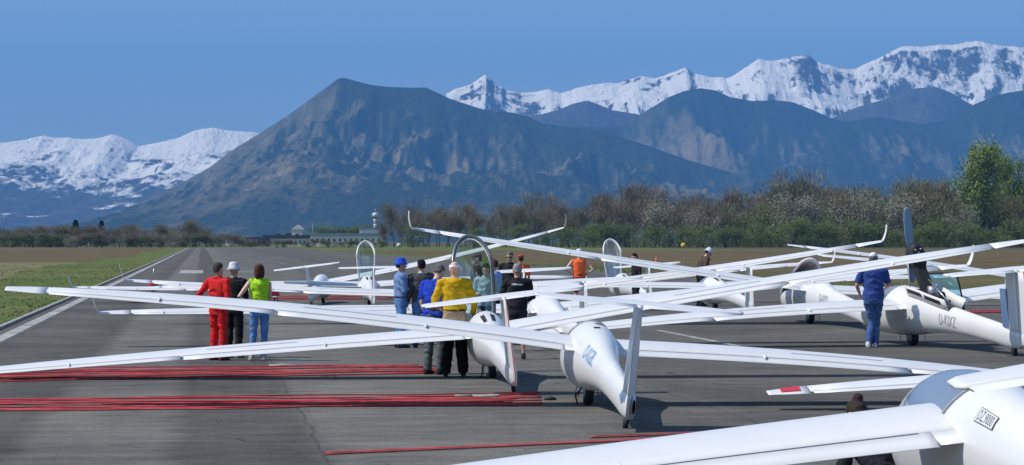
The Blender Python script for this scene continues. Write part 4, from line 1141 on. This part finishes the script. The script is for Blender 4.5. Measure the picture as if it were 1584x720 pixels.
    for sgn, hp, kn, an in legs:
        bd.tube([hp + Vector((0, 0, .04)), hp.lerp(kn, .3), hp.lerp(kn, .75), kn, kn.lerp(an, .35), kn.lerp(an, .75), an], [.08, .078, .058, .050, .050, .036, .032], 12)
        bd.tube([an + Vector((0, -.035, -.045)), an + Vector((0, .03, -.04)), an + Vector((0, .12, -.065))], [.03, .036, .025], 8)
    remeshed('body', bd, vox, skin, root, smooth=1)
    if d < 70:
        for sgn in (-1, 1):
            if not glasses:
                MB().ball(tuple(Hd((sgn * .031, .083, 1.645))), (.011, .008, .008), 8, 6).build('eye', BLACK, root)
    # ---- trousers
    if pants:
        pm, pc = pants
        t = MB()
        rings = [(hipz - .10, .165 * wf, .115, 0), (hipz - .03, .178 * wf, .13, -.004), (hipz + .04, .170 * wf, .12, 0), (hipz + .12, .158 * wf, .112, 0)]
        t.stack(rings[:2]) if lean > 30 else None
        M_ = Matrix.Translation((0, 0, 0))
        t.rings([[Vector((rx * math.cos(2 * math.pi * q / 18), ry * math.sin(2 * math.pi * q / 18), z)) for q in range(18)] for z, rx, ry, _ in rings[:3]])
        trans_stack(t, [(.90, .172 * wf, .122, 0), (.96, .168 * wf, .118, 0), (1.03, .156 * wf, .112, 0)])
        for sgn, hp, kn, an in legs:
            if shorts: t.tube([hp, hp.lerp(kn, .5), hp.lerp(kn, .95)], [.098, .09, .082], 14)
            else:
                w = .062 if not female else .05
                t.tube([hp, hp.lerp(kn, .4), kn, kn.lerp(an, .4), kn.lerp(an, .9), an + Vector((0, 0, -.02))], [.096 * wf, .086 * wf, .068 * wf, .064 * wf, w, w + .003], 14)
        remeshed('trousers', t, vox, cloth(pm, pc), root, wrinkle=.034, wz=11.)
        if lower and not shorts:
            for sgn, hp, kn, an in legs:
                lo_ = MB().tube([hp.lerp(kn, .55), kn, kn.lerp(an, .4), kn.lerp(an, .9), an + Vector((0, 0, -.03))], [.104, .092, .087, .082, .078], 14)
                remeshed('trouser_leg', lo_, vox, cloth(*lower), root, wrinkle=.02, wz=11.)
        MB().rings([[U((rx * math.cos(2 * math.pi * q / 20), .118 * rx / .162 * math.sin(2 * math.pi * q / 20), z)) for q in range(20)] for z, rx in ((.995, .164 * wf), (1.0, .168 * wf), (1.03, .166 * wf), (1.035, .160 * wf))]).build('belt', cloth('brown_belt', (.06, .03, .02)), root)
    # ---- shirt
    if shirt:
        sm_, sc_ = shirt
        t = MB(); lw = 1.0
        hem = hemz or (.90 if not shorts else .94)
        trans_stack(t, [(hem, .182 * wf, .132, 0), (1.0, .178 * wf, .128, 0), (1.1, .172 * wf, .125, 0), (1.22, .182 * wf, .13, 0), (1.33, .195 * wf, .132, 0), (1.41, .188 * wf, .115, -.004), (1.455, .135, .09, -.006), (1.485, .078, .072, -.004), (1.50, .062, .062, 0)], 24)
        for sgn, sh, el, wr_ in arms:
            a, b_, c = U(sh), U(el), U(wr_); s0 = U(Vector((sgn * .12, 0, 1.43)))
            if sleeve == 'long': t.tube([s0, a, a.lerp(b_, .5), b_, b_.lerp(c, .5), b_.lerp(c, .93)], [.07, .071, .062, .054, .048, .038], 12)
            elif sleeve == 'half': t.tube([s0, a, a.lerp(b_, .45), a.lerp(b_, .8)], [.07, .072, .066, .066], 12)
            elif sleeve == 'none': t.tube([s0, a], [.065, .06], 12)
        remeshed('shirt', t, vox, cloth(sm_, sc_), root, wrinkle=.04, wz=9.)
        if collar: MB().rings([[U((r_ * math.cos(q * .3142), -.004 + r_ * math.sin(q * .3142), z)) for q in range(20)] for z, r_ in ((1.478, .080), (1.51, .066), (1.515, .060), (1.48, .07))]).build('collar', cloth(*collar), root)
        if hood:
            hb_ = MB(); hb_.tube([U((.10 * math.cos(a), -.05 + .085 * math.sin(a) * 1.0, 1.475 - .035 * abs(math.sin(a / 1.0)))) for a in [R(q) for q in range(165, 376, 15)]], .034, 10)
            hb_.ball(tuple(U((0, -.14, 1.43))), (.085, .045, .06))
            remeshed('hood', hb_, vox, cloth(sm_, sc_), root, wrinkle=.015)
    # ---- shoes
    sn, sc2 = shoes or ('dark_shoe', (.03, .03, .03))
    for sgn, hp, kn, an in legs:
        t = MB(); b0 = an + Vector((0, 0, -.09))
        t.rings([[b0 + Vector((wx * math.cos(q * .45), y, .004 + hz + hz * math.sin(q * .45))) for q in range(14)] for y, wx, hz in ((-.085, .022, .02), (-.075, .038, .045), (-.02, .045, .055), (.06, .047, .042), (.13, .046, .032), (.175, .03, .022), (.185, .01, .01))])
        t.tube([an + Vector((0, -.015, .03)), b0 + Vector((0, -.02, .04))], [.044, .046], 12)
        remeshed('shoe', t, vox * .8, cloth(sn, sc2), root)
    # ---- hair
    if hair:
        kind, hc = hair; t = MB()
        n_ = 20
        def cap(rows): t.rings([[Hd((rx * math.cos(2 * math.pi * q / n_), y0 + ry * math.sin(2 * math.pi * q / n_), z)) for q in range(n_)] for z, rx, ry, y0 in rows])
        if kind in ('short', 'bun', 'bob'):
            cap([(1.655, .078, .075, -.032), (1.69, .080, .092, -.014), (1.725, .070, .088, -.010), (1.75, .048, .062, -.010), (1.762, .018, .025, -.010)])
            cap([(1.585, .055, .035, -.062), (1.62, .072, .05, -.048), (1.665, .079, .062, -.038), (1.70, .07, .05, -.03)])
        if kind == 'bob':
            cap([(1.50, .065, .04, -.05), (1.53, .085, .06, -.04), (1.58, .092, .076, -.032), (1.65, .089, .084, -.025), (1.715, .080, .088, -.015), (1.75, .05, .06, -.01), (1.765, .02, .02, -.01)])
        if kind == 'bun': t.ball(tuple(Hd((0, -.075, 1.745))), .045)
        remeshed('hair', t, vox * .9, cloth(hc[0], hc[1]), root, wrinkle=.022, wz=5.)
    # ---- hat
    if hat:
        kind, hn, hc = hat
        def lat(rows, nm): return MB().rings([[Hd((rx * math.cos(2 * math.pi * q / 24), y0 + ry * math.sin(2 * math.pi * q / 24), z)) for q in range(24)] for z, rx, ry, y0 in rows]).build(nm, cloth(hn, hc), root)
        if kind == 'bucket': lat([(1.645, .128, .145, -.002), (1.65, .13, .148, -.002), (1.695, .092, .108, -.002), (1.755, .082, .096, -.002), (1.782, .066, .08, -.002), (1.788, .01, .01, 0)], 'hat')
        if kind == 'cap':
            lat([(1.675, .082, .104, -.004), (1.72, .080, .100, -.004), (1.755, .064, .08, -.006), (1.775, .03, .04, -.006), (1.778, .005, .005, 0)], 'cap')
            MB().rings([[Hd((w_, y_, z_ + .004)) for w_ in np.linspace(-wd, wd, 7)] + [Hd((w_, y_, z_ - .004)) for w_ in np.linspace(wd, -wd, 7)] for y_, wd, z_ in ((.06, .075, 1.69), (.12, .07, 1.688), (.165, .035, 1.68))]).build('visor', cloth(hn, hc), root)
        if kind == 'band': lat([(1.655, .079, .101, -.002), (1.66, .083, .105, -.002), (1.69, .083, .105, -.004), (1.695, .078, .10, -.004)], 'headband')
    if glasses:
        MB().rings([[Hd((w_, .103 - abs(w_) * .28, 1.645 + hh)) for hh in (-.017, .017)] + [Hd((w_, .094 - abs(w_) * .28, 1.645 + hh)) for hh in (.017, -.017)] for w_ in np.linspace(-.07, .07, 9)]).build('sunglasses', BLACK, root)
    if extra: extra(root, U, Hd, cloth)
    return root

hang = ((.05, -.02, 1.13), (.06, .06, .90))
akim = ((.20, -.10, 1.17), (-.02, .0, 1.02))
cross = ((.04, .02, 1.13), (-.20, .16, 1.22))
hold = ((.05, -.04, 1.13), (-.02, .20, 1.12))
def flaps(root, U, Hd, cloth):
    pass
person(338, 45.6, 'man in bright red overalls with dark grey hair, leftmost of the people', 1.72, -35, ('red_overall', (.62, .02, .02)), ('red_overall', (.62, .02, .02)), ('dark_red_shoe', (.12, .02, .02)),
       ('short', ('grey_black_hair', (.05, .045, .04))), armL=((.14, -.14, 1.18), (-.02, -.02, .98)), armR=((.05, -.05, 1.15), (-.02, .12, 1.0)), collar=('red_overall', (.62, .02, .02)), skin=SKIN)
person(362, 46.6, 'man dressed all in black with a white bucket hat and sunglasses, facing the others', 1.70, 185 - 360 + 150, ('black_cloth', (.014, .014, .016)), ('black_cloth', (.014, .014, .016)), ('light_grey_shoe', (.30, .28, .25)),
       None, ('bucket', 'white_hat', (.62, .62, .64)), armL=cross, armR=cross, glasses=True)
def vest_band(c, nm):
    def f(root, U, Hd, cloth):
        for z in (1.02,):
            MB().rings([[U((rx * math.cos(2 * math.pi * q / 24), rx * .72 * math.sin(2 * math.pi * q / 24), zz)) for q in range(24)] for zz, rx in ((z, .182), (z + .002, .187), (z + .03, .187), (z + .032, .182))]).build('vest_band', cloth(nm, c), root)
    return f
person(401, 45.3, 'woman with brown bobbed hair in a yellow-green safety vest and blue jeans', 1.70, 12, ('lime_vest', (.42, .72, .03)), ('blue_jeans', (.10, .22, .45)), ('beige_trainer', (.38, .34, .28)),
       ('bob', ('brown_hair', (.075, .032, .018))), armL=akim, armR=((.03, .06, 1.14), (-.06, .16, 1.05)), sleeve='none', female=True, legL=((.10, .02, .5), (.15, -.02, .09)), legR=((.10, .02, .5), (.08, .02, .09)), skin=PALESKIN, extra=vest_band((.25, .42, .05), 'vest_band_green'))
person(620, 51.0, 'man in a blue bucket hat, pale blue shirt and jeans with folded arms', 1.75, -75, ('pale_blue_shirt', (.16, .25, .46)), ('blue_jeans', (.10, .22, .45)), ('dark_shoe', (.03, .03, .03)), ('short', ('grey_black_hair', (.05, .045, .04))),
       ('bucket', 'blue_hat', (.02, .09, .55)), hemz=1.02, armL=cross, armR=cross)
person(652, 51.0, 'black-haired man in a dark grey shirt and jeans seen from behind', 1.74, 8, ('dark_grey_shirt', (.075, .075, .08)), ('blue_jeans', (.10, .22, .45)), None, ('short', ('black_hair', (.012, .010, .010))), collar=('white_collar', (.6, .6, .6)), armL=hang, armR=hang)
person(672, 40.8, 'grey-haired man in a royal blue polo shirt bending his head beside the wing tip', 1.76, -28, ('royal_blue_polo', (.015, .05, .42)), ('grey_green_trousers', (.10, .12, .12)), ('black_boot', (.02, .02, .02)), ('short', ('grey_hair', (.13, .12, .11))),
       nod=32, lean=6, armL=((.04, .0, 1.13), (.0, .10, .92)), armR=hold, sleeve='half', skin=PALESKIN)
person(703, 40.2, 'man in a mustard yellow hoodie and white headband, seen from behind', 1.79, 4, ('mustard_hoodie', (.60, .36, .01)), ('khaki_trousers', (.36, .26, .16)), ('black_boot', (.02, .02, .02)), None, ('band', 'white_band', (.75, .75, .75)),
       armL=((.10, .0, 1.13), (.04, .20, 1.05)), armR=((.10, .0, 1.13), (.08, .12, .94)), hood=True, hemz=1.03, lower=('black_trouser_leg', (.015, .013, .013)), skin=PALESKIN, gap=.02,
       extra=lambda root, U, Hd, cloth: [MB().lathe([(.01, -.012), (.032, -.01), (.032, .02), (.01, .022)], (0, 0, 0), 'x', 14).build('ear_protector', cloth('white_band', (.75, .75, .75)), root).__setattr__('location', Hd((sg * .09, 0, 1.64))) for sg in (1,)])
person(738, 56.0, 'man in a black T-shirt and grey cap behind the open canopy hoop', 1.84, 95, ('black_tee', (.02, .02, .022)), ('dark_trousers', (.025, .025, .03)), None, ('short', ('black_hair', (.012, .010, .010))), ('cap', 'grey_cap', (.10, .10, .10)), sleeve='half', armL=hang, armR=((.05, .06, 1.14), (.0, .2, 1.0)), skin=PALESKIN)
person(752, 49.5, 'dark-haired woman in a pale blue-grey top seen through the open canopy hoop', 1.69, 178, ('pale_grey_top', (.33, .42, .44)), ('dark_trousers', (.025, .025, .03)), None, ('bob', ('black_hair', (.012, .010, .010))), nod=25, armL=hold, armR=hold, female=True)
person(764, 57.0, 'person in a light blue shirt partly hidden by the right side of the canopy hoop', 1.70, 60, ('light_blue_shirt', (.30, .44, .70)), ('dark_trousers', (.025, .025, .03)), None, ('short', ('brown_hair', (.075, .032, .018))))
person(789, 63.0, 'grey-haired man in sunglasses and dark jacket facing the camera', 1.85, 165, ('dark_jacket', (.018, .018, .022)), ('dark_trousers', (.025, .025, .03)), None, ('short', ('grey_hair', (.13, .12, .11))), glasses=True, nod=12, armL=hold, armR=hold)
def backprint(root, U, Hd, cloth):
    MB().rings([[U((x_, -.135 + abs(x_) * .12, 1.365 + dz_)) for dz_ in (0, .022 if x_ > -.02 else .035)] for x_ in np.linspace(-.10, .10, 7)], False, False).build('back_print', cloth('white_band', (.75, .75, .75)), root)
person(800, 46.0, 'grey-haired man in a black jacket with white lettering across the back, seen from behind', 1.70, 0, ('black_jacket', (.022, .020, .022)), ('dark_shorts', (.03, .03, .035)), None, ('short', ('light_grey_hair', (.28, .26, .24))), nod=8, shorts=True, armL=((.08, .02, 1.13), (-.03, .18, 1.08)), armR=((.08, .02, 1.13), (-.03, .18, 1.08)), extra=backprint)
person(805, 72.0, 'person in an orange safety vest behind the man in sunglasses', 1.72, 20, ('orange_vest', (.95, .15, .04)), ('dark_shorts', (.03, .03, .035)), None, ('short', ('brown_hair', (.075, .032, .018))), ('cap', 'red_cap', (.45, .05, .04)), sleeve='half', vox=.016)
person(896, 80.0, 'person with a white cap and orange safety vest, hands on hips, beyond the wings', 1.84, 0, ('orange_vest', (.95, .15, .04)), ('red_shorts', (.45, .03, .03)), None, ('short', ('grey_hair', (.13, .12, .11))), ('bucket', 'white_hat', (.62, .62, .64)), armL=akim, armR=akim, sleeve='none', shorts=True, vox=.016, skin=PALESKIN)
person(984, 80.0, 'dark-haired person in black beside the far open canopy hoop', 1.74, 110, ('black_jacket', (.022, .020, .022)), ('dark_trousers', (.025, .025, .03)), None, ('short', ('black_hair', (.012, .010, .010))), nod=20, vox=.016)
person(1084, 84.0, 'stooping man in a brown jacket and white cap, far off at centre right', 1.92, -70, ('brown_jacket', (.085, .055, .045)), ('dark_trousers', (.025, .025, .03)), None, ('short', ('black_hair', (.012, .010, .010))), ('bucket', 'white_hat', (.62, .62, .64)), lean=16, nod=20, armL=hold, armR=hold, vox=.016)
person(1351, 51.0, 'man in a navy blue polo shirt and white cap leaning over the motor glider', 1.86, -6, ('navy_polo', (.035, .07, .25)), ('dark_jeans', (.06, .12, .28)), ('white_trainer', (.62, .62, .60)), ('short', ('grey_hair', (.13, .12, .11))), ('cap', 'white_hat', (.62, .62, .64)), lean=2, nod=0,
       legL=((.02, .10, .50), (.10, -.06, .09)), legR=((.06, .14, .52), (.03, .06, .09)), sleeve='half', armL=((.10, .02, 1.16), (.04, .18, 1.0)), armR=((.08, .10, 1.18), (.02, .30, 1.12)))
person(1380, 18.9, 'crouching woman with a dark hair bun and black top, half hidden behind the foreground wing', 1.62, 30, ('black_top', (.016, .016, .024)), ('black_cloth', (.014, .014, .016)), None, ('bun', ('dark_brown_hair', (.04, .026, .022))), lean=40, nod=-8, hipz=.315, female=True, skin=PALESKIN,
       legL=((.22, .36, .46), (.17, .12, .09)), legR=((.20, .36, .46), (.15, .12, .09)), armL=((.08, .18, 1.20), (.0, .42, 1.12)), armR=((.06, .18, 1.20), (-.05, .40, 1.14)), vox=.009)

# ------------------------------------------------------------------ ropes and small things
ROPES = [mat('red_rope', (.55, .045, .06), .8, var=.35, vscale=3), mat('worn_red_rope', (.34, .085, .075), .8, var=.35, vscale=3), mat('crimson_rope', (.50, .015, .04), .7, var=.3, vscale=3)]
def rope(pts, r_, m, label, group):
    mb = MB().tube([(p[0], p[1], r_ + .01 + (p[2] if len(p) > 2 else 0)) for p in pts], r_, 4)
    o = mb.build('tow_rope', m); tag(o, label, 'rope', group); return o
def bundle(pl, pr, n, spread, seed, label, group, r_=.010, ends=0.6, mats=(0, 1, 2, 1), wob=.2):
    r = random.Random(seed)
    A = GP(*pl); B_ = GP(*pr)
    for i in range(n):
        off = (i / max(1, n - 1) - .5) * spread + r.gauss(0, spread * .05)
        x0_, x1_ = A[0] - r.uniform(0, 2 if n > 6 else .12), B_[0] - r.uniform(0, ends) * (B_[0] - A[0]) * .35 * (i % 3 > 0)
        ph = [r.uniform(0, 6.3) for _ in range(4)]; pts = []; N_ = 46
        drift = r.uniform(-1, 1) * spread * .10
        for k in range(N_ + 1):
            f = k / N_; x = x0_ + (x1_ - x0_) * f
            y = A[1] + (B_[1] - A[1]) * (x - A[0]) / (B_[0] - A[0]) + off * (1 - .25 * f) + drift * f + wob * (math.sin(x * .55 + ph[0]) + .6 * math.sin(x * 1.3 + ph[1]) + .3 * math.sin(x * 3.1 + ph[2]))
            pts.append((x, y, .0))
        rope(pts, r_, ROPES[mats[i % len(mats)]], label, group)
bundle((20, 582), (690, 572), 15, 4.0, 1, 'one of the red tow ropes laid across the tarmac at the feet of the people', 'red tow ropes in the farther bundle')
bundle((20, 629), (838, 620), 16, 2.7, 2, 'one of the red tow ropes in the nearer bundle across the tarmac', 'red tow ropes in the nearer bundle')
bundle((511, 704), (1010, 682), 3, .22, 3, 'one of the thin red tow ropes running out under the foreground wing', 'thin red tow ropes near the camera', .010, 0, (1, 0), .02)
bundle((920, 679), (1100, 672), 2, .16, 4, 'short faded red rope beside the tail wheel of the centre foreground glider', 'faded ropes by the tail wheel', .010, 0, (1,), .02)
bundle((300, 463), (640, 461), 9, 9.0, 5, 'one of the far faded red tow ropes lying beneath the left-hand gliders', 'far faded red tow ropes on the left', .016, .3, (1,), .3)
bundle((990, 497), (1110, 490), 4, 2.6, 6, 'one of the faded red tow ropes below the middle row of gliders', 'far faded red tow ropes in the middle', .018, .2, (1,), .1)
bundle((1440, 486), (1600, 482), 4, 2.2, 8, 'one of the far faded red tow ropes beyond the motor glider tail', 'far faded red tow ropes on the right', .018, .2, (0, 1), .1)
def GPz(px, py, z=0.0):
    x_, y_ = GP(px, py); return (x_, y_, z)
# rope end fittings
t = empty('tow_ring', GPz(752, 616, .012)); tag(t, 'pale metal tow ring lying just above the nearer red rope bundle', 'tow ring')
rg = MB(); rr = []
for k in range(21):
    a = 2 * math.pi * k / 20; c_ = Vector((.17 * math.cos(a), .12 * math.sin(a), .02)); n_ = Vector((math.cos(a), math.sin(a), 0))
    rr.append([c_ + n_ * .02 * math.cos(q * 1.047) + Vector((0, 0, .02 * math.sin(q * 1.047))) for q in range(6)])
rg.rings(rr, False).build('ring', PAINT, t)
MB().tube([(-.17, 0, .02), (-.42, .01, .02)], .016, 6).build('ring_lead', PAINT, t)
t = MB().tube([(0, 0, .02), (.10, .01, .03), (.16, 0, .02)], [.02, .028, .012], 8).build('rope_hook', BLACK); t.location = GPz(842, 620, 0); tag(t, 'black hook at the right end of the nearer red rope bundle', 'hook')
t = MB().tube([(0, 0, .02), (.25, .05, .03), (.5, 0, .02)], [.02, .024, .012], 8).build('rope_end', mat('pale_rope_end', (.35, .36, .30), .8)); t.location = GPz(416, 568, 0); tag(t, 'pale frayed rope end lying at the feet of the woman in the vest', 'rope end')
# cone
CONE = mat('cone_orange', (.75, .10, .03), .5)
def cone(px, py, label, hh=.95):
    t = empty('traffic_cone', GPz(px, py)); d = GP(px, py)[1]
    MB().lathe([(.02, hh), (.035, hh), (.15, .04), (.13, .04)], n=16).build('cone_body', CONE, t)
    MB().box((0, 0, .02), (.36, .36, .04)).build('cone_base', CONE, t, False)
    tag(t, label, 'cone')
o_ = cone(1015, 416.5, 'orange traffic cone standing beyond the wing tip at centre')
o_.location if o_ else None
for px_, py_, c_, lab, w_ in ((1057, 383.5, (.75, .42, .05), 'small orange runway marker ball at the foot of the wood, right of the cone', .9), (617, 383.5, (.6, .58, .42), 'small pale runway marker ball at the left end of the wood', .8)):
    t = empty('marker_ball', GPz(px_, py_ + .7)); MB().ball((0, 0, .9), w_ * .9).build('ball', mat('marker_%d' % px_, c_, .6), t); MB().tube([(0, 0, 0), (0, 0, .5)], .1, 6).build('post', BARK, t); tag(t, lab, 'marker')
REDB = mat('red_plastic', (.50, .02, .03), .35, var=.1)
def stand(px, py, zt_, w, label, pole):
    t = empty('wing_stand', GPz(px, py)); z1 = zt_
    MB().lathe([(.02, z1), (w * .8, z1 - .02), (w, z1 - .08), (w * .95, z1 - .30), (w * .8, z1 - .36), (.02, z1 - .37)], n=16).build('red_box', REDB, t)
    MB().lathe([(w * .97, z1 - .29), (w * 1.2, z1 - .30), (w * 1.2, z1 - .335), (w * .9, z1 - .34)], n=16).build('white_rim', mat('white_plastic', (.7, .66, .66), .5), t)
    for q in range(3):
        a = q * 2.1; MB().tube([(.05 * math.cos(a), .05 * math.sin(a), z1 - .35), (.13 * math.cos(a), .13 * math.sin(a), 0)], .015, 6).build('leg', BLACK, t)
    if pole: MB().tube([(0, 0, z1 - .03), (.02, 0, z1 + .42)], .014, 6).build('aerial', STEEL, t)
    tag(t, label, 'stand')
stand(237, 466, .73, .19, 'red box on thin legs with an aerial, before the far left wing tip', True)
stand(426, 474, .62, .14, 'red box on thin legs at the right elbow of the woman in the vest', False)
# green cover on the far glider
t = MB().rings([[(x_, .22 * math.cos(a), .12 * math.sin(a) * q) for a in [math.pi * j / 8 for j in range(9)]] for x_, q in ((-.35, .4), (-.2, 1), (.1, .8), (.3, .9), (.42, .3))], True, False).build('folded_cover', GREEN_C)
t.matrix_world = G['J'][0].matrix_world @ Matrix.Translation((.85, .05, .82)); tag(t, 'folded lime green cover lying on the far glider wing beside its canopy hoop', 'cover')
